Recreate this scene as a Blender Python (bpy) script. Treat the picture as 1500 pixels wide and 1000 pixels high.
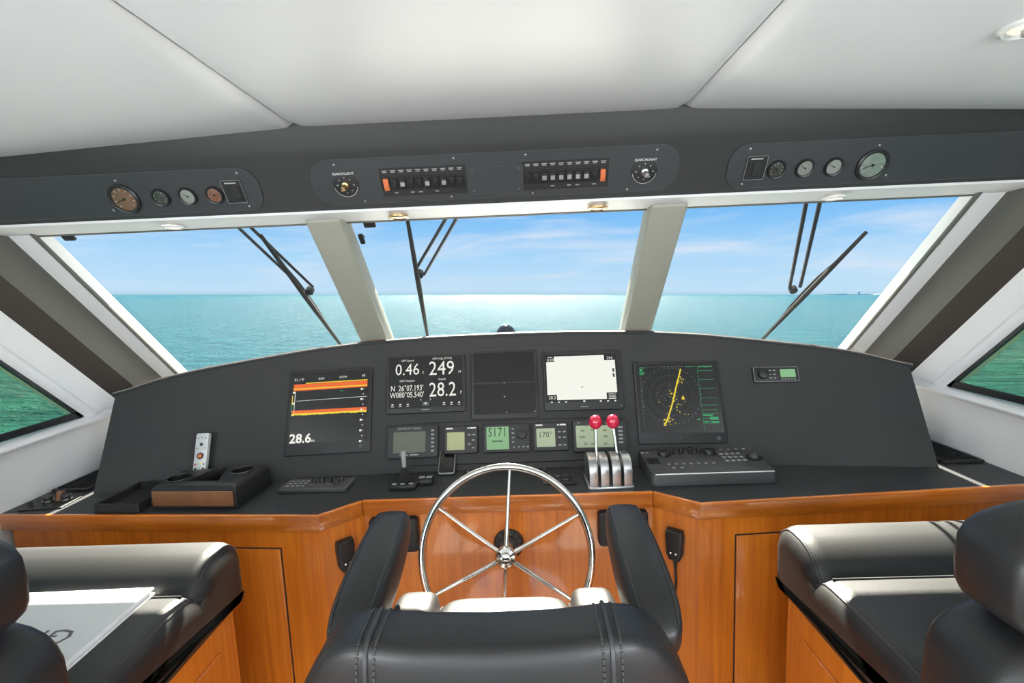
import bpy, bmesh, math, random
from mathutils import Vector, Matrix
random.seed(7)
for o in list(bpy.data.objects): bpy.data.objects.remove(o)
SC = bpy.context.scene
COL = SC.collection
sin, cos, PI = math.sin, math.cos, math.pi

# ------------------------------------------------------------------ camera
F, PIT, YAW, ROLL, CX = 708.4, 0.1182, 0.0229, -0.0408, 0.079
CAMZ = 1.62
_f = Vector((-sin(YAW)*cos(PIT), cos(YAW)*cos(PIT), -sin(PIT)))
_r = Vector((cos(YAW), sin(YAW), 0)); _u = _r.cross(_f)
_r2 = _r*cos(ROLL) + _u*sin(ROLL); _u2 = _u*cos(ROLL) - _r*sin(ROLL)
cd = bpy.data.cameras.new('camera'); cam = bpy.data.objects.new('camera', cd); COL.objects.link(cam)
cd.sensor_width = 36; cd.lens = F/1500*36; cd.clip_start = 0.02; cd.clip_end = 20000
cam.matrix_world = Matrix(((_r2.x, _u2.x, -_f.x, CX), (_r2.y, _u2.y, -_f.y, 0), (_r2.z, _u2.z, -_f.z, CAMZ), (0, 0, 0, 1)))
SC.camera = cam
# the boat heels a little against the sea: true vertical in boat axes
UPV = (_u2 - _f*(69/F)).normalized()

# ------------------------------------------------------------------ world, sun, exposure
SKY_STRENGTH, SUN_STRENGTH, AFT_POWER, SIDE_POWER = 1.0, 42.0, 58, 64
SC.view_settings.view_transform = 'Standard'; SC.view_settings.look = 'None'
SC.view_settings.exposure = 0.0; SC.view_settings.gamma = 1.0
SC.view_settings.use_curve_mapping = False
w = bpy.data.worlds.new('sky'); SC.world = w; w.use_nodes = True
nt = w.node_tree; N = nt.nodes; L = nt.links; N.clear()
tc = N.new('ShaderNodeTexCoord')
dt = N.new('ShaderNodeVectorMath'); dt.operation = 'DOT_PRODUCT'; dt.inputs[1].default_value = UPV
L.new(tc.outputs['Generated'], dt.inputs[0])
ramp = N.new('ShaderNodeValToRGB'); cr = ramp.color_ramp
cr.elements[0].position = 0.0; cr.elements[0].color = (.16, .33, .38, 1)
cr.elements[1].position = 1.0; cr.elements[1].color = (.05, .24, .72, 1)
for pos, c in ((.495, (.22, .42, .47, 1)), (.502, (.56, .78, .97, 1)), (.535, (.44, .72, .99, 1)), (.58, (.20, .53, .97, 1)), (.66, (.10, .40, .90, 1))):
    e = cr.elements.new(pos); e.color = c
mr = N.new('ShaderNodeMapRange'); mr.inputs[1].default_value = -1; mr.inputs[2].default_value = 1
L.new(dt.outputs['Value'], mr.inputs[0]); L.new(mr.outputs[0], ramp.inputs[0])
mp = N.new('ShaderNodeMapping'); mp.inputs['Scale'].default_value = (2.2, 2.2, 17); mp.inputs['Rotation'].default_value = (.02, .06, .3)
L.new(tc.outputs['Generated'], mp.inputs[0])
nz = N.new('ShaderNodeTexNoise'); nz.inputs['Scale'].default_value = 1.6; nz.inputs['Detail'].default_value = 6; nz.inputs['Roughness'].default_value = .52; nz.inputs['Distortion'].default_value = .6
L.new(mp.outputs[0], nz.inputs['Vector'])
cl = N.new('ShaderNodeMapRange'); cl.inputs[1].default_value = .46; cl.inputs[2].default_value = .74; cl.inputs[4].default_value = .75
L.new(nz.outputs['Fac'], cl.inputs[0])
ab = N.new('ShaderNodeMapRange'); ab.inputs[1].default_value = 0.0; ab.inputs[2].default_value = .04
L.new(dt.outputs['Value'], ab.inputs[0])
mu = N.new('ShaderNodeMath'); mu.operation = 'MULTIPLY'; L.new(cl.outputs[0], mu.inputs[0]); L.new(ab.outputs[0], mu.inputs[1])
mx = N.new('ShaderNodeMixRGB'); mx.inputs[2].default_value = (.80, .86, .97, 1)
L.new(mu.outputs[0], mx.inputs[0]); L.new(ramp.outputs[0], mx.inputs[1])
bg = N.new('ShaderNodeBackground'); bg.inputs[1].default_value = SKY_STRENGTH
out = N.new('ShaderNodeOutputWorld'); L.new(mx.outputs[0], bg.inputs[0]); L.new(bg.outputs[0], out.inputs[0])

SUN_T = 0.87                                    # tangent of the sun's height over the bow
sd = bpy.data.lights.new('sun', 'SUN'); sd.energy = SUN_STRENGTH; sd.angle = math.radians(.6); sd.color = (1, .94, .80)
so = bpy.data.objects.new('sun', sd); COL.objects.link(so)
so.rotation_euler = Vector((0.0, -1, -SUN_T)).to_track_quat('-Z', 'Y').to_euler(); so.location = (0, 30, 25)

def area(name, loc, direction, sx, sy, power, col=(1, 1, 1)):
    a = bpy.data.lights.new(name, 'AREA'); a.shape = 'RECTANGLE'; a.size = sx; a.size_y = sy; a.energy = power; a.color = col
    o = bpy.data.objects.new(name, a); COL.objects.link(o); o.location = loc
    o.rotation_euler = Vector(direction).to_track_quat('-Z', 'Y').to_euler(); return o
# fill lamps added out of view, aft and both sides, to brighten the cabin
area('aft_fill_light', (0, -3.0, 1.2), (0, 1, .12), 3.2, 1.7, AFT_POWER, (.97, .99, 1))
area('side_fill_light', (-1.80, -1.3, 1.45), (1, .25, .12), 1.8, .6, SIDE_POWER)
area('side_fill_light', (1.80, -1.3, 1.45), (-1, .25, .12), 1.8, .6, SIDE_POWER)

# ------------------------------------------------------------------ materials
def mat(name, col, rough=.5, metal=0, spec=.5, coat=0, coat_r=.05, emit=None, es=1, bump=0, bscale=200, bdist=.001, var=0, vscale=3, sheen=0):
    m = bpy.data.materials.new(name); m.use_nodes = True
    nt = m.node_tree; b = nt.nodes['Principled BSDF']
    b.inputs['Base Color'].default_value = (*col, 1); b.inputs['Roughness'].default_value = rough
    b.inputs['Metallic'].default_value = metal; b.inputs['Specular IOR Level'].default_value = spec
    b.inputs['Coat Weight'].default_value = coat; b.inputs['Coat Roughness'].default_value = coat_r
    if emit: b.inputs['Emission Color'].default_value = (*emit, 1); b.inputs['Emission Strength'].default_value = es
    if bump or var:
        tc = nt.nodes.new('ShaderNodeTexCoord')
    if bump:
        n = nt.nodes.new('ShaderNodeTexNoise'); n.inputs['Scale'].default_value = bscale; n.inputs['Detail'].default_value = 4
        bp = nt.nodes.new('ShaderNodeBump'); bp.inputs['Strength'].default_value = bump; bp.inputs['Distance'].default_value = bdist
        nt.links.new(tc.outputs['Object'], n.inputs['Vector']); nt.links.new(n.outputs['Fac'], bp.inputs['Height']); nt.links.new(bp.outputs[0], b.inputs['Normal'])
    if var:
        n2 = nt.nodes.new('ShaderNodeTexNoise'); n2.inputs['Scale'].default_value = vscale; n2.inputs['Detail'].default_value = 3
        mr = nt.nodes.new('ShaderNodeMapRange'); mr.inputs[1].default_value = .3; mr.inputs[2].default_value = .7; mr.inputs[3].default_value = 1-var; mr.inputs[4].default_value = 1+var
        mm = nt.nodes.new('ShaderNodeVectorMath'); mm.operation = 'SCALE'; mm.inputs[0].default_value = col
        nt.links.new(tc.outputs['Object'], n2.inputs['Vector']); nt.links.new(n2.outputs['Fac'], mr.inputs[0]); nt.links.new(mr.outputs[0], mm.inputs['Scale']); nt.links.new(mm.outputs[0], b.inputs['Base Color'])
    return m

def wood(name, vertical, dark=1.0):
    m = bpy.data.materials.new(name); m.use_nodes = True
    nt = m.node_tree; b = nt.nodes['Principled BSDF']; N = nt.nodes; L = nt.links
    tc = N.new('ShaderNodeTexCoord'); mp = N.new('ShaderNodeMapping')
    mp.inputs['Scale'].default_value = (60, 60, 2.2) if vertical else (2.2, 60, 60)
    n = N.new('ShaderNodeTexNoise'); n.inputs['Scale'].default_value = 1; n.inputs['Detail'].default_value = 5; n.inputs['Roughness'].default_value = .6; n.inputs['Distortion'].default_value = .4
    n2 = N.new('ShaderNodeTexNoise'); n2.inputs['Scale'].default_value = 2.3; n2.inputs['Detail'].default_value = 2
    r = N.new('ShaderNodeValToRGB'); e = r.color_ramp.elements
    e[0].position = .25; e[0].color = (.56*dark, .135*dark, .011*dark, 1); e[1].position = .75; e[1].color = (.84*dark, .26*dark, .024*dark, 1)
    mix = N.new('ShaderNodeMixRGB'); mix.blend_type = 'MULTIPLY'; mix.inputs[0].default_value = .45
    r2 = N.new('ShaderNodeValToRGB'); r2.color_ramp.elements[0].position = .3; r2.color_ramp.elements[0].color = (.62, .52, .45, 1); r2.color_ramp.elements[1].position = .7; r2.color_ramp.elements[1].color = (1, 1, 1, 1)
    L.new(tc.outputs['Object'], mp.inputs[0]); L.new(mp.outputs[0], n.inputs['Vector']); L.new(tc.outputs['Object'], n2.inputs['Vector'])
    L.new(n.outputs['Fac'], r.inputs[0]); L.new(n2.outputs['Fac'], r2.inputs[0])
    L.new(r.outputs[0], mix.inputs[1]); L.new(r2.outputs[0], mix.inputs[2]); L.new(mix.outputs[0], b.inputs['Base Color'])
    b.inputs['Roughness'].default_value = .28; b.inputs['Coat Weight'].default_value = 1; b.inputs['Coat Roughness'].default_value = .06
    return m

def glass(name, tint, refl=1.0, rough=.0):
    m = bpy.data.materials.new(name); m.use_nodes = True; nt = m.node_tree; N = nt.nodes; L = nt.links
    N.remove(N['Principled BSDF']); o = N['Material Output']
    t = N.new('ShaderNodeBsdfTransparent'); t.inputs[0].default_value = (*tint, 1)
    g = N.new('ShaderNodeBsdfGlossy'); g.inputs['Roughness'].default_value = rough
    ge = N.new('ShaderNodeNewGeometry'); dp = N.new('ShaderNodeVectorMath'); dp.operation = 'DOT_PRODUCT'; L.new(ge.outputs['Normal'], dp.inputs[0]); L.new(ge.outputs['Incoming'], dp.inputs[1])
    aa = N.new('ShaderNodeMath'); aa.operation = 'ABSOLUTE'; L.new(dp.outputs['Value'], aa.inputs[0])
    om = N.new('ShaderNodeMath'); om.operation = 'SUBTRACT'; om.inputs[0].default_value = 1; L.new(aa.outputs[0], om.inputs[1])
    p5 = N.new('ShaderNodeMath'); p5.operation = 'POWER'; p5.inputs[1].default_value = 5; L.new(om.outputs[0], p5.inputs[0])
    fr = N.new('ShaderNodeMath'); fr.operation = 'MULTIPLY_ADD'; fr.inputs[1].default_value = .96; fr.inputs[2].default_value = .04; L.new(p5.outputs[0], fr.inputs[0])
    ml = N.new('ShaderNodeMath'); ml.operation = 'MULTIPLY'; ml.inputs[1].default_value = refl
    mx = N.new('ShaderNodeMixShader'); L.new(fr.outputs[0], ml.inputs[0]); L.new(ml.outputs[0], mx.inputs[0]); L.new(t.outputs[0], mx.inputs[1]); L.new(g.outputs[0], mx.inputs[2]); L.new(mx.outputs[0], o.inputs[0])
    return m

def emis(name, col, s=1):
    return mat(name, (0.01, 0.01, 0.01), .3, emit=col, es=s)

VINYL = mat('charcoal_vinyl', (.023, .023, .0235), .55, bump=.35, bscale=900, bdist=.0006, var=.06)
VINYL2 = mat('charcoal_counter_vinyl', (.030, .032, .035), .5, bump=.4, bscale=700, bdist=.0006, var=.1)
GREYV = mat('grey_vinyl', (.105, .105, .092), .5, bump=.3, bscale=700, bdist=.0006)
BROWNV = mat('dark_brown_vinyl', (.045, .037, .031), .6, bump=.3, bscale=700, bdist=.0006)
WHITEV = mat('white_vinyl', (.80, .80, .81), .42, bump=.12, bscale=500, bdist=.0005)
CEILV = mat('white_ceiling_vinyl', (.78, .80, .815), .34, bump=.25, bscale=14, bdist=.003)
CREAM = mat('cream_frame', (.74, .73, .68), .4)
MULL = mat('shaded_mullion_vinyl', (.30, .30, .25), .45, bump=.2, bscale=600, bdist=.0005)  # white vinyl; its shade is put into this olive-grey colour
LEATHER = mat('black_leather', (.009, .009, .0095), .52, spec=.5, coat=.25, coat_r=.28, bump=.32, bscale=260, bdist=.0012, var=.15)
STITCH = mat('leather_thread', (.045, .045, .045), .6)
PIPING = mat('leather_piping', (.035, .035, .037), .42)
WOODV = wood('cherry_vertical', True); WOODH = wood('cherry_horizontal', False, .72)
CHROME = mat('polished_steel', (.78, .76, .72), .12, metal=1)
SILVER = mat('brushed_aluminium', (.60, .60, .60), .33, metal=1)
BLACKP = mat('black_plastic', (.018, .018, .019), .38)
BLACKM = mat('matte_black_plastic', (.016, .016, .0165), .5)
GREYP = mat('dark_grey_plastic', (.062, .063, .065), .5)
GREYK = mat('grey_key_plastic', (.30, .31, .31), .5)
HOUSE = mat('charcoal_housing', (.030, .030, .031), .5)
FAINT = mat('lcd_faint_figures', (.20, .25, .16), .5)
WHITEP = mat('white_print', (.72, .72, .70), .5)
RUBBER = mat('black_rubber', (.02, .02, .02), .7)
RED = mat('red_knob', (.62, .012, .055), .18, coat=1)
ORANGE = mat('orange_switch', (.62, .16, .06), .35)
SCREENB = mat('dark_screen_glass', (.012, .012, .013), .12, spec=.5)
WIPER = mat('dark_weathered_metal', (.045, .05, .055), .45, metal=.3)
GEL = mat('white_gelcoat', (.78, .78, .76), .25)
BROWNL = mat('brown_leather_front', (.20, .085, .035), .5, bump=.3, bscale=200, var=.2, vscale=12)
PAPER = mat('white_paper', (.80, .80, .80), .6)
INK = mat('grey_ink', (.16, .16, .17), .6)
BRASS = mat('brass', (.75, .52, .25), .25, metal=1)
COPPER_REFL = mat('copper_reflection_dial', (.55, .26, .17), .3, metal=.8)  # dark dial, coloured with the copper reflection in its glass
SILVER_REFL = mat('silver_reflection_dial', (.72, .72, .66), .3, metal=.9)  # dark dial too, a bright silvery reflection painted into its colour
DARKD = mat('dark_dial', (.09, .09, .075), .3, metal=.4)
REMOTE = mat('silver_remote', (.62, .64, .64), .4, metal=.3)
LENS = mat('lamp_lens', (.9, .88, .8), .3, emit=(1, .9, .7), es=.6)
FLOORM = mat('grey_carpet', (.30, .29, .27), .9, bump=.5, bscale=400)
SCREWM = mat('dark_screw', (.22, .22, .22), .35, metal=.8)
PRINT2 = mat('dim_print', (.34, .34, .33), .5)
E_WHITE = emis('screen_white', (.92, .92, .84), .95)
E_TEXT = emis('screen_text', (.85, .87, .78), .95)
E_DIM = emis('screen_dim', (.30, .32, .32), .6)
E_ORANGE = emis('screen_orange', (.85, .13, .01), .95)
E_YELLOW = emis('screen_yellow', (.90, .70, .02), .9)
E_GREEN = emis('screen_green', (.02, .42, .14), .75)
E_GREY = emis('screen_grey', (.13, .15, .15), .5)
LCD_G = mat('lcd_green', (.20, .38, .19), .3, emit=(.2, .38, .19), es=.2)
LCD_Y = mat('lcd_olive', (.32, .34, .18), .3, emit=(.3, .32, .17), es=.3)
LCD_P = mat('lcd_pale', (.36, .42, .28), .3, emit=(.36, .42, .28), es=.15)
LCD_D = mat('lcd_dull', (.11, .115, .085), .3)
LCDINK = mat('lcd_ink', (.03, .05, .03), .5)
GLASS_F = glass('windshield_glass', (.985, .992, .99), .25)
GLASS_S = glass('tinted_side_glass', (.80, .80, .62), .5)
GLASS_I = glass('gauge_glass', (.95, .95, .95), 1)

# ------------------------------------------------------------------ mesh helpers
def merge(bm, tmp, M=None):
    if M is not None: bmesh.ops.transform(tmp, matrix=M, verts=tmp.verts)
    me = bpy.data.meshes.new('t'); tmp.to_mesh(me); tmp.free(); bm.from_mesh(me); bpy.data.meshes.remove(me)
def box(bm, c, s, bev=0, seg=2, M=None):
    t = bmesh.new(); bmesh.ops.create_cube(t, size=1)
    for v in t.verts: v.co = Vector((v.co.x*s[0], v.co.y*s[1], v.co.z*s[2]))
    if bev: bmesh.ops.bevel(t, geom=t.edges[:], offset=min(bev, min(s)*.49), segments=seg, profile=.5, affect='EDGES')
    for v in t.verts: v.co += Vector(c)
    merge(bm, t, M)
def prism(bm, pts, z0, z1, bev=0, seg=2, M=None):
    t = bmesh.new(); vs = [t.verts.new((p[0], p[1], z0)) for p in pts]; f = t.faces.new(vs)
    r = bmesh.ops.extrude_face_region(t, geom=[f])
    for g in r['geom']:
        if isinstance(g, bmesh.types.BMVert): g.co.z = z1
    bmesh.ops.recalc_face_normals(t, faces=t.faces)
    if bev:
        ed = [e for e in t.edges if abs(e.verts[0].co.z-z1) < 1e-6 and abs(e.verts[1].co.z-z1) < 1e-6]
        bmesh.ops.bevel(t, geom=ed, offset=bev, segments=seg, profile=.5, affect='EDGES')
    merge(bm, t, M)
def rrect(w, h, r, n=5, cx=0, cy=0):
    P = []
    for sx, sy, a0 in ((1, 1, 0), (-1, 1, 90), (-1, -1, 180), (1, -1, 270)):
        for i in range(n+1):
            a = math.radians(a0+90*i/n); P.append((cx+sx*(w/2-r)+r*cos(a), cy+sy*(h/2-r)+r*sin(a)))
    return P
def circ(r, n=32, cx=0, cy=0): return [(cx+r*cos(2*PI*i/n), cy+r*sin(2*PI*i/n)) for i in range(n)]
def tube(bm, pts, r, n=10, closed=False, M=None, flat=1.0):
    t = bmesh.new(); pts = [Vector(p) for p in pts]; k = len(pts); rings = []
    rad = r if isinstance(r, (list, tuple)) else [r]*k
    T0 = (pts[1]-pts[0]).normalized(); up = Vector((0, 0, 1)) if abs(T0.z) < .9 else Vector((0, 1, 0))
    A = T0.cross(up).normalized()
    for i in range(k):
        if closed: T = (pts[(i+1) % k]-pts[i-1]).normalized()
        else: T = (pts[min(i+1, k-1)]-pts[max(i-1, 0)]).normalized()
        A = (A-T*A.dot(T)).normalized(); Bv = T.cross(A)
        rings.append([t.verts.new(pts[i]+(A*cos(2*PI*j/n)+Bv*sin(2*PI*j/n)*flat)*rad[i]) for j in range(n)])
    for i in range(k if closed else k-1):
        a, b = rings[i], rings[(i+1) % k]
        for j in range(n): t.faces.new((a[j], a[(j+1) % n], b[(j+1) % n], b[j]))
    if not closed: t.faces.new(rings[0][::-1]); t.faces.new(rings[-1])
    bmesh.ops.recalc_face_normals(t, faces=t.faces); merge(bm, t, M)
def cyl(bm, p0, p1, r0, r1=None, n=20, M=None): tube(bm, [p0, p1], [r0, r0 if r1 is None else r1], n, M=M)
def lathe(bm, prof, n=28, M=None):
    t = bmesh.new(); rings = []
    for r, z in prof: rings.append([t.verts.new((max(r, 1e-5)*cos(2*PI*j/n), max(r, 1e-5)*sin(2*PI*j/n), z)) for j in range(n)])
    for a, b in zip(rings, rings[1:]):
        for j in range(n): t.faces.new((a[j], a[(j+1) % n], b[(j+1) % n], b[j]))
    t.faces.new(rings[0][::-1]); t.faces.new(rings[-1])
    bmesh.ops.remove_doubles(t, verts=t.verts, dist=1e-5)
    bmesh.ops.recalc_face_normals(t, faces=t.faces); merge(bm, t, M)
def sq(bm, c, s, e=.3, nu=32, nv=20, fn=None, M=None):
    """rounded cushion: superellipsoid with half sizes s; fn warps the points"""
    t = bmesh.new(); pw = lambda v, k: math.copysign(abs(v)**k, v)
    e1, e2 = e if isinstance(e, tuple) else (e, e); rows = []
    for i in range(nv+1):
        ph = -PI/2+PI*i/nv; row = []
        for j in range(nu):
            th = 2*PI*j/nu
            p = Vector((s[0]*pw(cos(ph), e1)*pw(cos(th), e2), s[1]*pw(cos(ph), e1)*pw(sin(th), e2), s[2]*pw(sin(ph), e1)))
            if fn: p = fn(p)
            row.append(t.verts.new(p+Vector(c)))
        rows.append(row)
    for a, b in zip(rows, rows[1:]):
        for j in range(nu): t.faces.new((a[j], a[(j+1) % nu], b[(j+1) % nu], b[j]))
    bmesh.ops.remove_doubles(t, verts=t.verts, dist=1e-5)
    bmesh.ops.recalc_face_normals(t, faces=t.faces); merge(bm, t, M)
def grid(bm, fn, nu, nv, M=None):
    t = bmesh.new(); R = [[t.verts.new(fn(i/nu, j/nv)) for i in range(nu+1)] for j in range(nv+1)]
    for j in range(nv):
        for i in range(nu): t.faces.new((R[j][i], R[j][i+1], R[j+1][i+1], R[j+1][i]))
    merge(bm, t, M)
def poly(bm, pts):
    bm.faces.new([bm.verts.new(p) for p in pts])
def hexa(bm, A, B):
    """solid between two quads A and B"""
    a = [bm.verts.new(p) for p in A]; b = [bm.verts.new(p) for p in B]; n = len(a)
    bm.faces.new(a[::-1]); bm.faces.new(b)
    for i in range(n): bm.faces.new((a[i], a[(i+1) % n], b[(i+1) % n], b[i]))

STUFF = {'radar_echo', 'switch_legend', 'icons', 'bearing_marks', 'range_rings', 'readout', 'print', 'scale_marks', 'sonar_band', 'sonar_mark', 'lcd_speckle', 'lcd_figures', 'dial_ticks', 'stitching', 'chart_buttons', 'maker_mark', 'grille', 'indicator'}
def obj(name, bm, m, parent=None, sharp=35, world=False):
    bmesh.ops.recalc_face_normals(bm, faces=bm.faces) if False else None
    me = bpy.data.meshes.new(name); bm.to_mesh(me); bm.free(); me.materials.append(m)
    me.shade_smooth(); me.set_sharp_from_angle(angle=math.radians(sharp))
    o = bpy.data.objects.new(name, me); COL.objects.link(o)
    if name in STUFF: o['kind'] = 'stuff'
    if parent is not None:
        if world:
            p, Mx = parent, Matrix()
            while p is not None: Mx = p.matrix_basis @ Mx; p = p.parent
            me.transform(Mx.inverted())
        o.parent = parent
    return o
def tag(o, label, cat, group=None):
    o['label'] = label; o['category'] = cat
    if group: o['group'] = group
    return o
def thing(name, label, cat, M=None, group=None):
    o = bpy.data.objects.new(name, None); COL.objects.link(o); o.empty_display_size = .05
    if M is not None: o.matrix_basis = M if isinstance(M, Matrix) else Matrix.Translation(M)
    return tag(o, label, cat, group)
def struct(o, label=None):
    o['kind'] = 'structure'
    if label: o['label'] = label
    return o
def frame(o, u, v):
    u = Vector(u).normalized(); n = u.cross(Vector(v)).normalized(); v = n.cross(u)
    return Matrix(((u.x, v.x, n.x, o[0]), (u.y, v.y, n.y, o[1]), (u.z, v.z, n.z, o[2]), (0, 0, 0, 1)))
def text(parent, s, size, u, v, n, m, align='CENTER', rot=0, sx=1, name='lettering', bold=0):
    cu = bpy.data.curves.new('txt', 'FONT'); cu.body = s; cu.size = size; cu.align_x = align; cu.align_y = 'CENTER'; cu.resolution_u = 2; cu.offset = bold
    to = bpy.data.objects.new('txt', cu); COL.objects.link(to)
    dg = bpy.context.evaluated_depsgraph_get(); me = bpy.data.meshes.new_from_object(to.evaluated_get(dg))
    bpy.data.objects.remove(to); bpy.data.curves.remove(cu)
    me.transform(Matrix.Translation((u, v, n)) @ Matrix.Rotation(rot, 4, 'Z') @ Matrix.Diagonal((sx, 1, 1, 1)))
    me.materials.clear(); me.materials.append(m); me.name = name
    o = bpy.data.objects.new(name, me); COL.objects.link(o); o.parent = parent; return o
def rect(bm, u0, v0, u1, v1, n): poly(bm, [(u0, v0, n), (u1, v0, n), (u1, v1, n), (u0, v1, n)])
def line(bm, pts, wd, n):
    for (a, b), (c, d) in zip(pts, pts[1:]):
        t = Vector((c-a, d-b)); t.normalize(); px, py = -t.y*wd/2, t.x*wd/2
        poly(bm, [(a-px, b-py, n), (c-px, d-py, n), (c+px, d+py, n), (a+px, b+py, n)])
def ringflat(bm, r, wd, n, cu=0, cv=0, k=48, a0=0, a1=2*PI):
    line(bm, [(cu+r*cos(a0+(a1-a0)*i/k), cv+r*sin(a0+(a1-a0)*i/k)) for i in range(k+1)], wd, n)
B = bmesh.new
from mathutils.bvhtree import BVHTree
def cast(o, src, tgt, off=.001):
    t = BVHTree.FromPolygons([v.co for v in o.data.vertices], [p.vertices for p in o.data.polygons]) if not hasattr(cast, o.name) else getattr(cast, o.name)
    setattr(cast, o.name, t); d = (Vector(tgt)-Vector(src)).normalized(); h = t.ray_cast(Vector(src), d)
    return h[0]+h[1]*off if h[0] is not None else None
def screw(parent, u, v, n, r=.0045):
    b = B(); lathe(b, [(r, 0), (r, .001), (r*.6, .002), (0, .002)], 10, Matrix.Translation((u, v, n))); return obj('screw', b, SCREWM, parent)

# ------------------------------------------------------------------ boat geometry functions
XW = 1.83                                                     # inside of the side walls
def ceil_z(x): a = max(0, abs(x)-.55); return 2.10-.045*min(1, a/.95)-.015*max(0, a-.95)/.3
WS = 3.616                                                    # windshield plane: y + z = WS
def yb(x): return 1.90-.125*(x/1.61)**2                       # foot of the dash face
def zh(x):                                                    # height of the dash hood edge
    t = [(0, 1.392), (.3, 1.39), (.6, 1.38), (.85, 1.36), (1.05, 1.335), (1.28, 1.305), (1.45, 1.275), (1.62, 1.225)]
    x = abs(x)
    for (a, p), (b, q) in zip(t, t[1:]):
        if x <= b: return p+(q-p)*(x-a)/(b-a)
    return 1.225
def dash(x, z): return Vector((x, yb(x)+.457*(z-.87), z))
def dash_frame(x, z): return frame(dash(x, z), (1, -.25*x/1.61**2, 0), (0, .457, 1))
HY, HZ = 1.62, 1.865
HV = Vector((0, -.596, 1)).normalized()
def head_frame(x, z): return frame((x, HY-.596*(z-HZ), z), (1, 0, 0), HV)

# ------------------------------------------------------------------ setting: floor, ceiling, walls
b = B(); box(b, (0, -.2, -.02), (3.8, 5.8, .04)); struct(obj('floor', b, FLOORM))
b = B()
box(b, (0, -.75, 2.19), (3.9, 5.0, .05)); cl_o = struct(obj('ceiling', b, CEILV), 'white padded ceiling in three panels')
def panel(x0, x1):
    def fn(u, v):
        x = x0+(x1-x0)*u; y = -3.1+(1.50+3.1)*v
        ed = min(u, 1-u)*(x1-x0); puff = .012*(1-math.exp(-ed/.012)); ed2 = (1-v)*4.6; puff += .01*(1-math.exp(-ed2/.02))
        return Vector((x, y, ceil_z(x)+.022-puff))
    return fn
for x0, x1 in ((-1.86, -.576), (-.574, .574), (.576, 1.86)):
    b = B(); grid(b, panel(x0, x1), 60, 60); obj('ceiling_panel', b, CEILV, cl_o)
b = B()                                                       # aft bulkhead with a wide opening to the saloon
for c, s in (((-1.78, -3.1, 1.05), (.2, .06, 2.1)), ((1.78, -3.1, 1.05), (.2, .06, 2.1)), ((0, -3.1, 2.12), (3.7, .06, .1)), ((0, -3.1, .15), (3.5, .06, .3))): box(b, c, s)
struct(obj('wall_back', b, WHITEV), 'white aft bulkhead with a wide opening')

def side_wall(sg, nm):
    X = sg*XW; T = sg*.06
    b = B()
    def slab(P): hexa(b, [(X, y, z) for y, z in P], [(X+T, y, z) for y, z in P])
    slab([(-3.1, 0), (2.62, 0), (2.62, 1.12), (-3.1, 1.12)])
    slab([(2.015, 1.12), (2.55, 1.12), (1.70, 1.95), (1.70, 2.12), (1.16, 2.12), (1.16, 1.98)])
    slab([(-3.1, 1.80), (1.335, 1.80), (1.16, 1.98), (1.16, 2.12), (-3.1, 2.12)])
    slab([(-.05, 1.12), (.12, 1.12), (.12, 1.80), (-.05, 1.80)])
    slab([(-3.1, 1.12), (-2.3, 1.12), (-2.3, 1.80), (-3.1, 1.80)])
    bmesh.ops.recalc_face_normals(b, faces=b.faces)
    wl = struct(obj(nm, b, WHITEV), 'white side wall of the pilothouse')
    b = B()                                                   # padded roll along the sill
    P = [(sg*1.826, y, 1.098+.012*(y-1.66)/.5) for y in (-3.0, -1, .5, 1.2, 1.7, 2.0, 2.45)]
    tube(b, P, .036, 14, flat=.55); obj('sill_roll', b, WHITEV, wl)
    b = B()                                                   # rounded edge of the raked post
    tube(b, [(sg*1.832, 2.035-t, 1.125+t) for t in (0, .2, .4, .6, .72)], .026, 12); obj('post_edge_roll', b, WHITEV, wl)
    return wl
side_wall(-1, 'wall_left'); side_wall(1, 'wall_right')

# header, soffit
b = B()
def hsec(x):
    zt = ceil_z(x)+.02
    return [Vector((x, 1.6105, 1.881)), Vector((x, 1.62-.596*(2.035-HZ), 2.035)), Vector((x, 1.508, 2.05)), Vector((x, 1.487, zt)), Vector((x, 1.82, zt)), Vector((x, 1.82, 1.95)), Vector((x, 1.77, 1.88))]
xs = [-1.83+3.66*i/40 for i in range(41)]; rows = [[b.verts.new(p) for p in hsec(x)] for x in xs]
for r0, r1 in zip(rows, rows[1:]):
    for j in range(7): b.faces.new((r0[j], r1[j], r1[(j+1) % 7], r0[(j+1) % 7]))
b.faces.new(rows[0]); b.faces.new(rows[-1][::-1]); bmesh.ops.recalc_face_normals(b, faces=b.faces)
hd = struct(obj('trim_1', b, VINYL, sharp=20), 'charcoal vinyl header over the windshield')
b = B()
prism(b, [(1.606, 1.874), (1.610, 1.883), (1.775, 1.890), (1.775, 1.868), (1.757, 1.861)], -1.83, 1.83, M=Matrix(((0, 0, 1, 0), (1, 0, 0, 0), (0, 1, 0, 0), (0, 0, 0, 1))))
struct(obj('trim_2', b, WHITEV, sharp=20), 'white soffit strip under the header')

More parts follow.
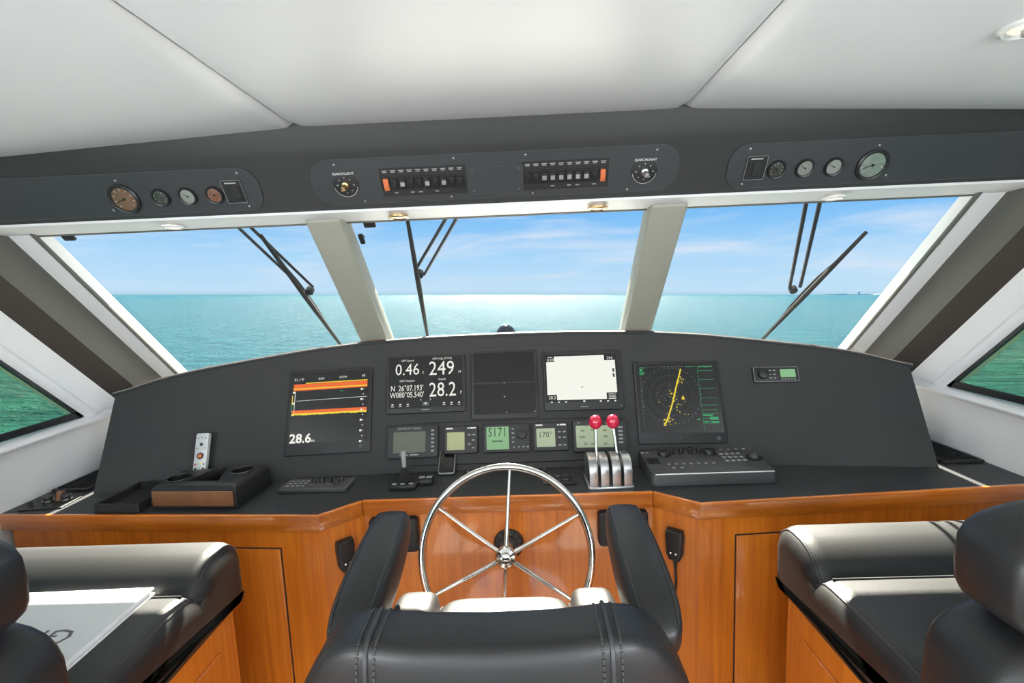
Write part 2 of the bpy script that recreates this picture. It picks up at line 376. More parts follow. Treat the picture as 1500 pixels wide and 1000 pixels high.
# mullions and corner posts
def raked(x0, x1, y_in, y_out, zb, zt, m, nm, label, parent=None, bev=.012):
    """post lying in the windshield plane; y_in/y_out are offsets from the plane (minus = inboard)"""
    b = B(); Ln = (zt-zb)*math.sqrt(2); t = bmesh.new()
    M = frame(((x0+x1)/2, WS-(zb+zt)/2, (zb+zt)/2), (1, 0, 0), (0, -1, 1))
    box(b, (0, 0, -(y_in+y_out)/2/math.sqrt(2)), (abs(x1-x0), Ln, (y_out-y_in)/math.sqrt(2)), bev, 3, M); t.free()
    o = obj(nm, b, m, parent)
    return o if parent is not None else struct(o, label)
raked(-.655, -.53, -.075, .05, 1.13, 1.90, MULL, 'trim_3', 'raked windshield mullion left of the wheel')
raked(.53, .655, -.075, .05, 1.13, 1.90, MULL, 'trim_4', 'raked windshield mullion right of the wheel')
def corner_post(sg, nm):
    def line3(x, k): return [(sg*x, k-z, z) for z in (1.10, 1.885)]
    k = WS-.02
    p0, p1, p2, p3 = line3(1.652, k), line3(1.75, k), line3(1.772, k-.165), line3(1.836, k-.268)
    q = line3(1.652, k+.05), line3(1.90, k+.05), line3(1.90, k-.26)
    def strip(a, c, th, m, name, parent):
        b = B(); a0, a1 = map(Vector, a); c0, c1 = map(Vector, c); n = (c0-a0).cross(a1-a0).normalized()
        if n.x*sg < 0: n = -n
        d = n*th; hexa(b, [a0, c0, c1, a1], [a0+d, c0+d, c1+d, a1+d]); bmesh.ops.recalc_face_normals(b, faces=b.faces)
        return obj(name, b, m, parent)
    b = B(); a0, a1 = [Vector(p) for p in p0]; c0, c1 = [Vector(p) for p in p1]; d = Vector((0, .035, .035))
    hexa(b, [a0, c0, c1, a1], [a0+d, c0+d, c1+d, a1+d]); bmesh.ops.recalc_face_normals(b, faces=b.faces)
    root = struct(obj(nm, b, WHITEV), 'white corner post frame at the windshield edge')
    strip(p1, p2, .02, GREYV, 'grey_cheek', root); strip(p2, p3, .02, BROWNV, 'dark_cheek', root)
    b = B(); tube(b, [(sg*1.65, k-z-.004, z-.004) for z in (1.10, 1.875)], .008, 8); obj('gasket', b, GREYV, root)
    for t in (.25, .72):
        b = B(); z = 1.88-.7*t; lathe(b, [(.006, 0), (.006, .002), (0, .003)], 10, frame((sg*1.668, k-z-.001, z-.001), (1, 0, 0), (0, -1, 1)) @ Matrix.Rotation(PI, 4, 'X')); obj('screw', b, SILVER, root)
    return root
corner_post(-1, 'trim_5'); corner_post(1, 'trim_6')

# windshield panes and side panes
def pane(nm, P, m, label, th):
    b = B(); th = Vector(th); hexa(b, [Vector(p) for p in P], [Vector(p)+th for p in P]); bmesh.ops.recalc_face_normals(b, faces=b.faces)
    return struct(obj(nm, b, m), label)
for i, (x0, x1, lb) in enumerate(((-1.66, -.60, 'left windshield pane'), (-.59, .59, 'middle windshield pane'), (.60, 1.66, 'right windshield pane'))):
    wn = pane('window_%d' % (i+1), [(x0, WS-z, z) for z in (1.12,)]+[(x1, WS-1.12, 1.12), (x1, WS-1.885, 1.885), (x0, WS-1.885, 1.885)], GLASS_F, lb, (0, .004, .004))
    b = B()
    tube(b, [(x0, WS-1.866, 1.866), (x1, WS-1.866, 1.866)], .009, 8); obj('top_gasket', b, GREYV, wn)
for sg, i, lb in ((-1, 4, 'tinted side window on the left'), (1, 5, 'tinted side window on the right')):
    X = sg*1.845
    wn = pane('window_%d' % i, [(X, .10, 1.11), (X, 2.03, 1.11), (X, 1.32, 1.82), (X, .10, 1.82)], GLASS_S, lb, (sg*.004, 0, 0))
    b = B(); P = [(.13, 1.137), (1.985, 1.142), (1.335, 1.792), (.13, 1.792)]
    for (a, c), (d, e) in zip(P, P[1:]+P[:1]):
        p, q = Vector((sg*1.834, a, c)), Vector((sg*1.834, d, e)); t = (q-p).normalized(); s = Vector((1, 0, 0)).cross(t)*.013
        hexa(b, [p-s-t*.01, q-s+t*.01, q+s+t*.01, p+s-t*.01], [v+Vector((-sg*.012, 0, 0)) for v in (p-s-t*.01, q-s+t*.01, q+s+t*.01, p+s-t*.01)])
    bmesh.ops.recalc_face_normals(b, faces=b.faces); obj('window_frame', b, BLACKP, wn)

# ------------------------------------------------------------------ dashboard and counter
dsh = thing('dashboard', 'long curved charcoal dashboard holding the helm displays', 'dashboard', (0, 1.85, .875))
b = B(); nx = 64; xs = [-1.62+3.24*i/nx for i in range(nx+1)]
def row(x):
    f0 = dash(x, .872); f1 = dash(x, zh(x)); g = Vector((x, WS-.03-(zh(x)-.06), zh(x)-.06)); h = Vector((x, max(g.y, f1.y+.1), .872))
    return [f0, f1, g, h]
R = [[b.verts.new(p) for p in row(x)] for x in xs]
for r0, r1 in zip(R, R[1:]):
    for j in range(4): b.faces.new((r0[j], r1[j], r1[(j+1) % 4], r0[(j+1) % 4]))
b.faces.new(R[0]); b.faces.new(R[-1][::-1]); bmesh.ops.recalc_face_normals(b, faces=b.faces)
obj('face', b, VINYL, dsh, 30, world=True)
b = B(); P = [dash(x, zh(x))+Vector((0, .012, .004)) for x in [-1.635+3.27*i/60 for i in range(61)]]
tube(b, P, .013, 12, flat=.7); obj('hood_lip', b, VINYL2, dsh, world=True)
b = B(); P = [dash(x, zh(x))+Vector((0, .018, .0125)) for x in [-1.62+3.24*i/60 for i in range(61)]]
tube(b, P, .0024, 6); obj('hood_piping', b, BROWNL, dsh, world=True)
def face_plate(x0, x1, z0, z1, th, m, name, parent, bev=.003):
    b = B(); xc, zc = (x0+x1)/2, (z0+z1)/2
    prism(b, rrect(x1-x0, (z1-z0)*1.0995, .006, 2), 0, th, bev, 1, dash_frame(xc, zc)); return obj(name, b, m, parent, world=True)
face_plate(-.522, .498, .895, 1.345, .004, VINYL, 'centre_panel', dsh)
face_plate(-.512, .490, .892, 1.052, .008, BLACKM, 'instrument_strip', dsh)

cnt = thing('helm_counter', 'charcoal topped helm counter with varnished wood edge', 'counter', (0, 1.7, .82))
FR = [(-1.83, 1.618), (-.634, 1.538), (-.518, 1.643), (.518, 1.643), (.648, 1.543), (1.83, 1.612)]
def inset(P, d): return [(x, y+d) for x, y in P]
b = B(); prism(b, inset(FR, .006)+[(1.83, 2.45), (-1.83, 2.45)], .850, .872, .002, 1); obj('counter_top', b, VINYL2, cnt, world=True)
def fascia(P, z0, z1, th, m, name, parent, bev=0):
    for (a, c) in zip(P, P[1:]):
        b = B(); p, q = Vector((*a, 0)), Vector((*c, 0)); t = (q-p).normalized(); n = Vector((-t.y, t.x, 0))*th
        hexa(b, [p+Vector((0, 0, z0)), q+Vector((0, 0, z0)), q+n+Vector((0, 0, z0)), p+n+Vector((0, 0, z0))], [p+Vector((0, 0, z1)), q+Vector((0, 0, z1)), q+n+Vector((0, 0, z1)), p+n+Vector((0, 0, z1))])
        bmesh.ops.recalc_face_normals(b, faces=b.faces)
        if bev: bmesh.ops.bevel(b, geom=b.edges[:], offset=bev, segments=2, profile=.5, affect='EDGES')
        obj(name, b, m, parent, world=True)
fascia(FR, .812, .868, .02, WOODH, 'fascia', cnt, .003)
fascia(inset(FR, -.003), .864, .873, .012, wood('cherry_edge', False, 1.0), 'edging', cnt, .003)

def cabinet(nm, label, P, z1, doors, parent=None):
    xs = [p[0] for p in P]; c = thing(nm, label, 'cabinet', ((min(xs)+max(xs))/2, 1.9, 0))
    b = B(); prism(b, inset(P, .012)+[(P[-1][0], 2.4), (P[0][0], 2.4)], 0, z1); obj('body', b, WOODV, c, world=True)
    for x0, x1, z0, z1_, (pa, pb) in doors:
        t = (Vector(pb)-Vector(pa)).normalized()
        def pt(x): k = (x-pa[0])/(pb[0]-pa[0]); return Vector((x, pa[1]+(pb[1]-pa[1])*k+.012))
        a, e = pt(x0), pt(x1); M = frame((*((a+e)/2), (z0+z1_)/2), (*(e-a), 0), (0, 0, 1))
        b = B(); box(b, (0, 0, .003), ((e-a).length, z1_-z0, .008), .0025, 2, M); dr = obj('door', b, WOODV, c, world=True)
        b = B(); box(b, (0, 0, -.0005), ((e-a).length+.008, z1_-z0+.008, .002), 0, 2, M); obj('door_gap', b, BLACKM, c, world=True)
    return c
cabinet('console_cabinet', 'glossy cherry cabinet behind the left bench', [(-1.80, FR[0][1])]+FR[1:3], .811, [(-1.42, -.785, .10, .745, (FR[0], FR[1]))])
cabinet('console_cabinet', 'glossy cherry panel cabinet behind the steering wheel', FR[2:4], .811, [])
cabinet('console_cabinet', 'glossy cherry cabinet behind the right bench', FR[3:5]+[(1.80, FR[5][1])], .811, [(.775, 1.42, .10, .745, (FR[4], FR[5]))])

# ------------------------------------------------------------------ overhead instrument panels
def hcoord(z): return (z-1.956)*1.1641
def gauge(parent, u, v, r, dial, big=False):
    M = Matrix.Translation((u, v, .004))
    b = B(); lathe(b, [(r*1.12, 0), (r*1.12, .006), (r*1.02, .010), (r*.9, .0085), (r*.88, .003), (0, .003)], 36, M); g = obj('gauge', b, BLACKP, parent)
    b = B(); lathe(b, [(r*.86, .0035), (r*.86, .0042), (0, .0042)], 32, M); obj('dial', b, dial, g)
    b = B()
    for i in range(9):
        a = math.radians(225-270*i/8); line(b, [(u+r*.62*cos(a), v+r*.62*sin(a)), (u+r*.78*cos(a), v+r*.78*sin(a))], r*.045, .0085)
    obj('dial_ticks', b, WHITEP, g)
    b = B(); a = math.radians(200 if big else 150); line(b, [(u-r*.15*cos(a), v-r*.15*sin(a)), (u+r*.65*cos(a), v+r*.65*sin(a))], r*.06, .009)
    lathe(b, [(r*.1, .0042), (r*.1, .006), (0, .006)], 12, M); obj('needle', b, BLACKM, g)
    b = B(); lathe(b, [(r*.9, .0085), (r*.6, .0105), (r*.3, .0115), (0, .0118)], 32, M); obj('gauge_glass', b, GLASS_I, g)
    return g
def rocker(parent, u, v, w_, h_, m, tip=None):
    b = B(); box(b, (u, v, .006), (w_, h_, .006), .001, 1); s = obj('rocker_switch', b, BLACKP, parent)
    b = B(); box(b, (u, v-h_*.03, .010), (w_*.78, h_*.80, .008), .002, 2, Matrix.Translation((u, v, .010)) @ Matrix.Rotation(.12, 4, 'X') @ Matrix.Translation((-u, -v, -.010))); obj('rocker', b, m, s)
    if tip:
        b = B(); box(b, (u, v-h_*.02, .0150), (w_*.7, h_*.34, .003), .001, 1); obj('rocker_tip', b, tip, s)
    return s
def wing_panel(sg, label):
    u0, u1 = (.735, 1.72); c = (u0+u1)/2; W_ = u1-u0; Hh = .136
    M = head_frame(sg*c, 1.953); p = thing('overhead_panel', label, 'instrument panel', M)
    out = rrect(W_, Hh, .055, 8)
    b = B(); prism(b, out, 0, .004, .0015, 1); obj('plate', b, VINYL2, p)
    b = B(); line(b, [(a*1.0, d) for a, d in out+out[:1]], .0016, .0042); obj('edge_line', b, GREYP, p)
    U = lambda x: sg*(x-c)
    dials = [COPPER_REFL, SILVER_REFL, DARKD] if sg < 0 else [DARKD, SILVER_REFL, SILVER_REFL]
    for x, d in zip((.885, .972, 1.06), dials): gauge(p, U(x), -.012, .0255, d)
    gauge(p, U(1.178), -.012, .043, COPPER_REFL if sg < 0 else SILVER_REFL, True)
    b = B(); box(b, (U(.818), -.004, .006), (.062, .072, .006), .002, 1); s = obj('switch_block', b, BLACKP, p)
    b = B(); box(b, (U(.818)+.006, -.008, .010), (.03, .042, .006), .002, 1); obj('rocker', b, BLACKM, s)
    b = B(); ou = rrect(.062, .072, .003, 2, U(.818), -.004); line(b, ou+ou[:1], .0009, .0095)
    rect(b, U(.818)-.02, .022, U(.818)+.016, .026, .0095); obj('print', b, PRINT2, s)
    for x, v in ((.79, .052), (.79, -.056), (1.178, .045), (1.235, -.048), (1.66, .02)): screw(p, U(x), v, .004)
wing_panel(-1, 'charcoal overhead panel with dials painted as copper reflections above left pane'); wing_panel(1, 'charcoal overhead panel with dials painted as silver reflections above right pane')

M = head_frame(.008, 1.96); cp = thing('overhead_panel', 'central overhead switch panel with two orange rockers', 'instrument panel', M)
b = B(); out = rrect(1.145, .142, .062, 10); prism(b, out, 0, .004, .0015, 1); obj('plate', b, VINYL2, cp)
b = B(); line(b, out+out[:1], .0016, .0042); obj('edge_line', b, GREYP, cp)
for sg in (-1, 1):
    u0 = sg*.222
    b = B(); box(b, (u0, -.006, .0045), (.268, .088, .003), .001, 1); blk = obj('switch_plate', b, BLACKP, cp)
    for i in range(10):
        k = i if sg < 0 else 9-i
        u = u0+sg*(.117-.026*k)
        top = k == 0
        tip = SILVER if (sg < 0 and k in (2, 5, 7)) or (sg > 0 and 2 <= k <= 7) else None
        rocker(cp, u, -.010, .021, .048 if top else .042, ORANGE if top else BLACKP, ORANGE if top else tip)
        b = B(); rect(b, u-.008, .029, u+.008, .0315, .0064); rect(b, u-.006, .0245, u+.006, .027, .0064)
        if k in (1, 3, 4, 6): rect(b, u-.006, -.041, u+.006, -.038, .0064)
        obj('switch_legend', b, PRINT2, cp)
    kx = sg*.468
    b = B(); lathe(b, [(.040, 0), (.040, .002), (.036, .003), (0, .003)], 32, Matrix.Translation((kx, -.008, .004))); kp = obj('searchlight_control', b, BLACKP, cp)
    b = B(); lathe(b, [(.012, .003), (.011, .012), (.007, .014), (.006, .03), (.009, .034), (.006, .040), (0, .041)], 20, Matrix.Translation((kx, -.008, .004))); obj('joystick_knob', b, SILVER if sg > 0 else BRASS, kp)
    b = B()
    for a in range(0, 360, 45): rect(b, kx+.024*cos(math.radians(a))-.0013, -.008+.024*sin(math.radians(a))-.0013, kx+.024*cos(math.radians(a))+.0013, -.008+.024*sin(math.radians(a))+.0013, .0075)
    ringflat(b, .037, .0009, .0075, kx, -.008, 24, PI*1.05, PI*1.95); obj('print', b, WHITEP, kp)
    text(kp, 'SEARCHLIGHT', .0105, kx, .028, .0075, WHITEP)
    for u in (-.026, .026): screw(kp, kx+u, -.008, .0075, .0035)
b = B(); box(b, (.006, -.012, .005), (.168, .086, .004), .001, 1); cv = obj('cover_plate', b, VINYL2, cp)
b = B(); o_ = rrect(.168, .086, .002, 1, .006, -.012); line(b, o_+o_[:1], .0012, .0075); obj('edge_line', b, GREYP, cv)
for u in (-.066, .078):
    for v in (.02, -.044): screw(cv, u, v, .007, .003)
for u, v in ((-.49, .055), (-.12, .058), (.10, .058), (.50, .055), (-.14, -.062), (.12, -.062), (-.42, -.064), (.42, -.064)): screw(cp, u, v, .004, .004)

# soffit lights and ceiling lamp
for x, y, lb in ((-1.10, 1.665, 'small recessed light in white soffit above left pane'), (-.325, 1.665, 'small brass soffit light just right of left mullion'), (.345, 1.665, 'small brass soffit light just left of right mullion'), (1.125, 1.665, 'small recessed light in white soffit above right pane')):
    s = thing('soffit_light', lb, 'light', Matrix.Translation((x, y, 1.8605)) @ Matrix.Rotation(PI, 4, 'X') @ Matrix.Rotation(-.06, 4, 'X'), 'recessed lights in the soffit')
    b = B(); lathe(b, [(.034, -.002), (.034, .003), (.026, .006), (.022, .003), (.022, -.002)], 28); obj('ring', b, BRASS if abs(x) < .5 else GEL, s)
    b = B(); lathe(b, [(.022, -.002), (.022, .002), (0, .003)], 24); obj('lens', b, LENS, s)
cz = ceil_z(1.08)-.001
lm = thing('ceiling_lamp', 'round white ceiling downlight near the right edge', 'light', Matrix.Translation((1.085, 1.02, cz+.006)) @ Matrix.Rotation(PI, 4, 'X'))
b = B(); lathe(b, [(.050, 0), (.048, .008), (.042, .012), (.034, .007), (.034, 0)], 36); obj('ring', b, GEL, lm)
b = B(); lathe(b, [(.034, 0), (.034, .005), (.02, .008), (0, .009)], 28); obj('lens', b, LENS, lm)
b = B(); lathe(b, [(.014, .010), (.014, .02), (.01, .022), (0, .022)], 16); obj('switch_knob', b, SILVER, lm)

# bracket clips hanging at the top of the glass (outside)
# ------------------------------------------------------------------ dash displays
def bezel(parent, w_, h_, th, m=BLACKP, r=.008, name='housing', bev=.004):
    b = B(); prism(b, rrect(w_, h_, r, 3), 0, th, bev, 2); return obj(name, b, m, parent)
def screen(parent, w_, h_, n, m, cu=0, cv=0, name='screen'):
    b = B(); prism(b, rrect(w_, h_, .002, 2, cu, cv), n, n+.0012); return obj(name, b, m, parent)
n0 = .004
# sonar
M = dash_frame(-.748, 1.118); d = thing('sonar_display', 'sounder screen with orange bands reading 28.6', 'display', M)
bezel(d, .350, .362, .012, BLACKM); s = screen(d, .318, .300, .0115, SCREENB, 0, .018); n = .0135
def wavy(bm, u0, u1, va, vb, th, n, rough):
    k = 60; lo = []; hi = []
    for i in range(k+1):
        t = i/k; u = u0+(u1-u0)*t; v = va+(vb-va)*t; lo.append((u, v-th+random.uniform(-rough, 0), n)); hi.append((u, v, n))
    for i in range(k): poly(bm, [lo[i], lo[i+1], hi[i+1], hi[i]])
b = B(); wavy(b, -.155, .155, .118, .122, .028, n, .001); wavy(b, -.155, .155, .006, .006, .016, n, .002); obj('sonar_band', b, E_ORANGE, s)
b = B(); wavy(b, -.105, .155, .1235, .1265, .004, n+.0004, 0); wavy(b, -.155, .155, .1, .103, .004, n+.0004, .001); wavy(b, -.155, .155, -.007, -.007, .006, n+.0004, .004); rect(b, -.158, .03, -.155, .07, n+.0004); obj('sonar_band', b, E_YELLOW, s)
b = B(); rect(b, -.158, .0, -.155, .03, n+.0006); rect(b, .04, .080, .053, .083, n); obj('sonar_mark', b, E_GREEN, s)
b = B(); line(b, [(-.14, .046), (.155, .052)], .0015, n); rect(b, -.1475, -.01, -.1455, .085, n)
for v in (.083, .036, -.012): rect(b, -.156, v-.004, -.146, v+.004, n)
for i in range(6): rect(b, .128, .085-.044*i-.004, .136, .085-.044*i+.004, n); rect(b, .136, .085-.044*i-.001, .142, .085-.044*i+.001, n); rect(b, .137, .063-.044*i-.002, .141, .063-.044*i+.002, n)
obj('scale_marks', b, E_TEXT, s)
text(s, '28.6', .052, -.157, -.113, n, E_WHITE, 'LEFT', bold=.0012); text(s, 'm', .018, -.06, -.122, n, E_WHITE)
text(s, '71.1°F', .016, -.155, .137, n, E_TEXT, 'LEFT'); text(s, 'AN1', .014, -.04, .139, n, E_TEXT); text(s, '10TM', .014, .05, .141, n, E_TEXT); text(s, 'M', .018, .138, .142, n, E_TEXT)
b = B(); lathe(b, [(.008, 0), (.008, .002), (0, .002)], 16, Matrix.Translation((.135, -.155, .012))); obj('button', b, GREYP, d); b = B(); lathe(b, [(.003, 0), (.003, .001), (0, .001)], 10, Matrix.Translation((0, -.163, .012))); obj('button', b, GREYP, d)

# gps
M = dash_frame(-.345, 1.205) @ Matrix.Translation((0, 0, n0)); d = thing('gps_display', 'navigation screen showing speed, heading, position and depth digits', 'display', M)
bezel(d, .338, .252, .012, BLACKM); s = screen(d, .316, .222, .0115, SCREENB, 0, .006); n = .0135
text(s, '0.46', .072, -.080, .062, n, E_TEXT, sx=.86); text(s, 't', .02, -.012, .050, n, E_TEXT)
text(s, '249', .088, .068, .062, n, E_TEXT, sx=.86); text(s, 'M', .016, .146, .045, n, E_TEXT)
text(s, "N  26°07.193'", .0345, -.080, -.019, n, E_TEXT, sx=.72); text(s, "W080°05.540'", .0345, -.080, -.048, n, E_TEXT, sx=.72)
text(s, '28.2', .088, .072, -.032, n, E_TEXT, sx=.78); text(s, 'f', .022, .150, -.045, n, E_TEXT)
for t_, u, v in (('GPS Speed', -.08, .104), ('GPS Hdg (COG)', .07, .108), ('GPS Position', -.08, .014), ('Depth', .07, .016)): text(s, t_, .0125, u, v, n, E_TEXT)
b = B()
for u in (-.14, -.107, -.075, .078, .11, .142): rect(b, u-.004, -.090, u+.004, -.085, n); rect(b, u-.006, -.097, u+.006, -.095, n)
line(b, [(-.018, -.066), (-.023, -.070), (-.018, -.074)], .0015, n); line(b, [(.018, -.066), (.023, -.070), (.018, -.074)], .0015, n); rect(b, -.004, -.09, .004, -.083, n); obj('icons', b, E_TEXT, s)
b = B(); rect(b, -.014, -.097, .014, -.079, n-.0004); obj('icon_tile', b, E_GREY, s)
b = B(); rect(b, -.016, -.114, .016, -.111, .0125); obj('maker_mark', b, GREYK, d)

# blank monitor
M = dash_frame(-.008, 1.194) @ Matrix.Translation((0, 0, n0)); d = thing('blank_monitor', 'switched off dark monitor in middle of dashboard', 'monitor', M)
bezel(d, .288, .302, .008, BLACKM); screen(d, .262, .13, .0075, SCREENB, 0, .072, 'upper_screen'); screen(d, .262, .13, .0075, SCREENB, 0, -.066, 'lower_screen')
for u, v in ((0, .003), (0, -.058), (.007, -.125), (.125, -.125)):
    b = B(); lathe(b, [(.003, 0), (.003, .0015), (0, .002)], 10, Matrix.Translation((u, v, .0085))); obj('button', b, GREYK, d)

# chartplotter
M = dash_frame(.327, 1.197) @ Matrix.Translation((0, 0, n0)); d = thing('chart_plotter', 'chart plotter with a bright blank white screen', 'display', M)
bezel(d, .334, .258, .012, BLACKM); s = screen(d, .306, .206, .0115, SCREENB, -.006, .010); n = .0135
b = B(); poly(b, [(u, v, n) for u, v in ((-.152, -.062), (-.112, -.062), (-.112, -.085), (.096, -.085), (.096, -.058), (.141, -.058), (.141, .083), (.096, .083), (.096, .106), (-.118, .106), (-.118, .082), (-.152, .082))]); obj('chart_area', b, E_WHITE, s)
b = B(); rect(b, .128, .03, .136, .046, n+.0004); rect(b, .128, .008, .136, .024, n+.0004); rect(b, -.006, -.035, -.002, -.028, n+.0004); obj('chart_buttons', b, LCDINK, s)
for t_, u, v, z in (('0.59', -.134, .09, .017), ('254', .12, .092, .017), ('28.2', -.132, -.075, .018), ('W080', .119, -.075, .012)): text(s, t_, z, u, v, n, E_TEXT)
b = B(); rect(b, -.145, .102, -.125, .104, n); rect(b, .104, -.066, .135, -.064, n); rect(b, .104, -.085, .135, -.082, n)
for u in (-.135, -.105, -.075, .07, .1, .13): rect(b, u-.004, -.096, u+.004, -.091, n)
rect(b, -.003, -.096, .005, -.089, n); obj('icons', b, E_TEXT, s)
b = B(); rect(b, -.016, -.117, .016, -.114, .0125); rect(b, .152, -.117, .155, -.112, .0125); obj('maker_mark', b, GREYK, d)

# radar
M = dash_frame(.716, 1.105); d = thing('radar_display', 'radar screen with yellow sweep track and green readouts', 'display', M)
bezel(d, .352, .345, .012, BLACKM); s = screen(d, .330, .29, .0115, SCREENB, 0, .016); n = .0135
b = B()
for r_ in (.116, .085, .056, .028): ringflat(b, r_, .0008, n, -.03, .026)
line(b, [(-.03, .142), (-.03, -.09)], .0008, n); obj('range_rings', b, E_GREY, s)
b = B()
for a in range(0, 360, 10): rr = .121; u, v = -.03+rr*cos(math.radians(a)), .026+rr*sin(math.radians(a)); rect(b, u-.0016, v-.001, u+.0016, v+.001, n)
for i in range(26): u, v = random.gauss(-.07, .05), random.gauss(.03, .05); rect(b, u-.001, v-.001, u+.001, v+.001, n)
for i in range(22): rect(b, -.152, .10-.0095*i, -.152+random.uniform(.004, .012), .1015-.0095*i, n)
for i in range(14): u = -.145+i*.014; rect(b, u, .148, u+.006, .1495, n)
obj('bearing_marks', b, E_DIM, s)
b = B(); P = [(.020, .138), (.008, .10), (-.008, .055), (-.018, .02), (-.032, -.02), (-.05, -.065), (-.068, -.10)]
line(b, P, .0055, n+.0004); line(b, P[:3], .004, n+.0004)
for c_, sp, k in (((-.055, -.082), .012, 26), ((.012, .09), .008, 14), ((.018, .012), .006, 10), ((-.02, .03), .02, 12), ((-.01, -.03), .02, 10)):
    for i in range(k): u, v = random.gauss(c_[0], sp), random.gauss(c_[1], sp); q = random.uniform(.0008, .0022); rect(b, u-q, v-q, u+q, v+q, n+.0006)
rect(b, .012, .008, .022, .016, n+.0006); rect(b, -.032, .03, -.026, .036, n+.0006); rect(b, -.083, -.004, -.079, 0, n+.0006); obj('radar_echo', b, E_YELLOW, s)
b = B()
for v in (.128, .09, .052, .012, -.018, -.038, -.052, -.072, -.092): line(b, [(.088, v), (.150, v)], .0013, n)
line(b, [(.088, .14), (.088, -.12)], .001, n)
rect(b, .09, -.062, .128, -.056, n); rect(b, .115, -.078, .148, -.066, n); rect(b, .09, -.088, .112, -.083, n); rect(b, .118, -.09, .15, -.084, n); rect(b, .064, -.078, .076, -.073, n)
for i in range(10): rect(b, .09+i*.006, .141+random.uniform(0, .004), .094+i*.006, .148, n)
rect(b, .04, .146, .08, .148, n); rect(b, -.152, .115, -.135, .119, n); rect(b, -.152, .122, -.13, .126, n); rect(b, -.15, .130, -.138, .140, n); rect(b, -.152, .144, -.125, .146, n); obj('readout', b, E_GREEN, s)
b = B(); lathe(b, [(.008, 0), (.008, .002), (0, .002)], 16, Matrix.Translation((.14, -.152, .012))); obj('button', b, GREYP, d); b = B(); lathe(b, [(.004, 0), (.004, .001), (0, .001)], 10, Matrix.Translation((-.01, -.152, .012))); obj('button', b, GREYP, d)

# stereo
M = dash_frame(1.117, 1.203); d = thing('marine_stereo', 'small stereo with green screen at right of dashboard', 'stereo', M)
bezel(d, .178, .066, .010, BLACKM, .004); b = B(); o_ = rrect(.172, .060, .003, 2); line(b, o_+o_[:1], .0014, .0105); obj('trim_line', b, GREYK, d)
b = B(); lathe(b, [(.020, .010), (.020, .016), (.018, .026), (.014, .028), (0, .028)], 28, Matrix.Translation((-.052, 0, 0))); obj('volume_knob', b, BLACKP, d)
screen(d, .058, .034, .010, LCD_G, .046, .004)
for u, v in ((-.022, .016), (-.006, .016), (-.022, 0), (-.006, 0), (-.022, -.016), (-.006, -.016)):
    b = B(); box(b, (u, v, .0105), (.009, .005, .003), .001, 1); obj('button', b, GREYK, d)
for i in range(5):
    b = B(); box(b, (.022+i*.012, -.021, .0105), (.008, .003, .002)); obj('button', b, GREYK, d)

def instrument(nm, label, x, w_, h_, z=.982, th=.022):
    M = dash_frame(x, z) @ Matrix.Translation((0, 0, .008)); d = thing(nm, label, 'instrument', M); bezel(d, w_, h_, th, HOUSE, .008, 'housing', .005); return d
def maker(d, u, v):
    b = B(); rect(b, u-.014, v-.003, u+.014, v+.003, .0226); rect(b, -u-.018, v-.003, -u-.010, v+.002, .0226); rect(b, -u-.007, v-.003, -u+.018, v+.003, .0226); obj('print', b, WHITEP, d)
def keys(d, P, sx, sy, n, m=GREYK, name='key'):
    for u, v in P:
        b = B(); box(b, (u, v, n), (sx, sy, .003), .001, 1); obj(name, b, m, d)
d = instrument('engine_display', 'engine display with dull screen, leftmost instrument below displays', -.392, .208, .132)
screen(d, .132, .085, .0218, LCD_D, -.012, -.002); text(d, 'DETROIT DIESEL', .0135, -.012, .053, .0225, GREYK); b = B(); rect(b, -.052, -.056, -.018, -.051, .0226); rect(b, -.010, -.056, .026, -.051, .0226); obj('print', b, PRINT2, d)
keys(d, [(.083, .042-.0165*i) for i in range(6)], .013, .008, .0235)
d = instrument('depth_repeater', 'small instrument with grainy olive screen beside engine display', -.193, .140, .112)
screen(d, .072, .072, .0218, LCD_Y, -.020, -.006); maker(d, -.046, .046)
keys(d, [(.035, .018), (.055, .018), (.052, -.004), (.035, -.02), (.052, -.035)], .012, .006, .0235)
b = B()
for i in range(60): u, v = random.uniform(-.053, .013), random.uniform(-.04, .028); rect(b, u-.0015, v-.001, u+.0015, v+.001, .0235)
obj('lcd_speckle', b, LCD_P, d)
d = instrument('autopilot_display', 'autopilot with green screen reading S171 and round knob', -.004, .192, .116)
screen(d, .092, .092, .0218, LCD_G, -.036, 0); text(d, 'S171', .052, -.036, .022, .0235, LCDINK, sx=.78); b = B()
for i in range(7): rect(b, -.058+i*.0065, -.016, -.0535+i*.0065, -.009, .0235)
obj('lcd_figures', b, LCDINK, d)
b = B(); lathe(b, [(.020, .02), (.020, .028), (.017, .036), (0, .037)], 26, Matrix.Translation((.064, .012, 0))); obj('knob', b, BLACKP, d)
keys(d, [(.027, .036), (.027, .018), (.027, 0), (.027, -.018), (.03, -.038), (.05, -.038), (.068, -.038), (.086, -.038)], .010, .006, .0235)
d = instrument('heading_display', 'small instrument with pale screen reading 170 degrees', .178, .142, .114)
screen(d, .076, .074, .0218, LCD_P, -.020, -.004); text(d, '170°', .034, -.022, .006, .0235, LCDINK, sx=.9); maker(d, -.046, .047)
keys(d, [(.036, .018), (.056, .018), (.036, -.004), (.056, -.004), (.036, -.035), (.056, -.035)], .012, .006, .0235)
d = instrument('data_display', 'wide green screened instrument behind the red throttle knobs', .379, .218, .132)
screen(d, .150, .088, .0218, LCD_P, -.022, -.004); text(d, '◱', .012, -.085, .052, .0225, WHITEP)
b = B()
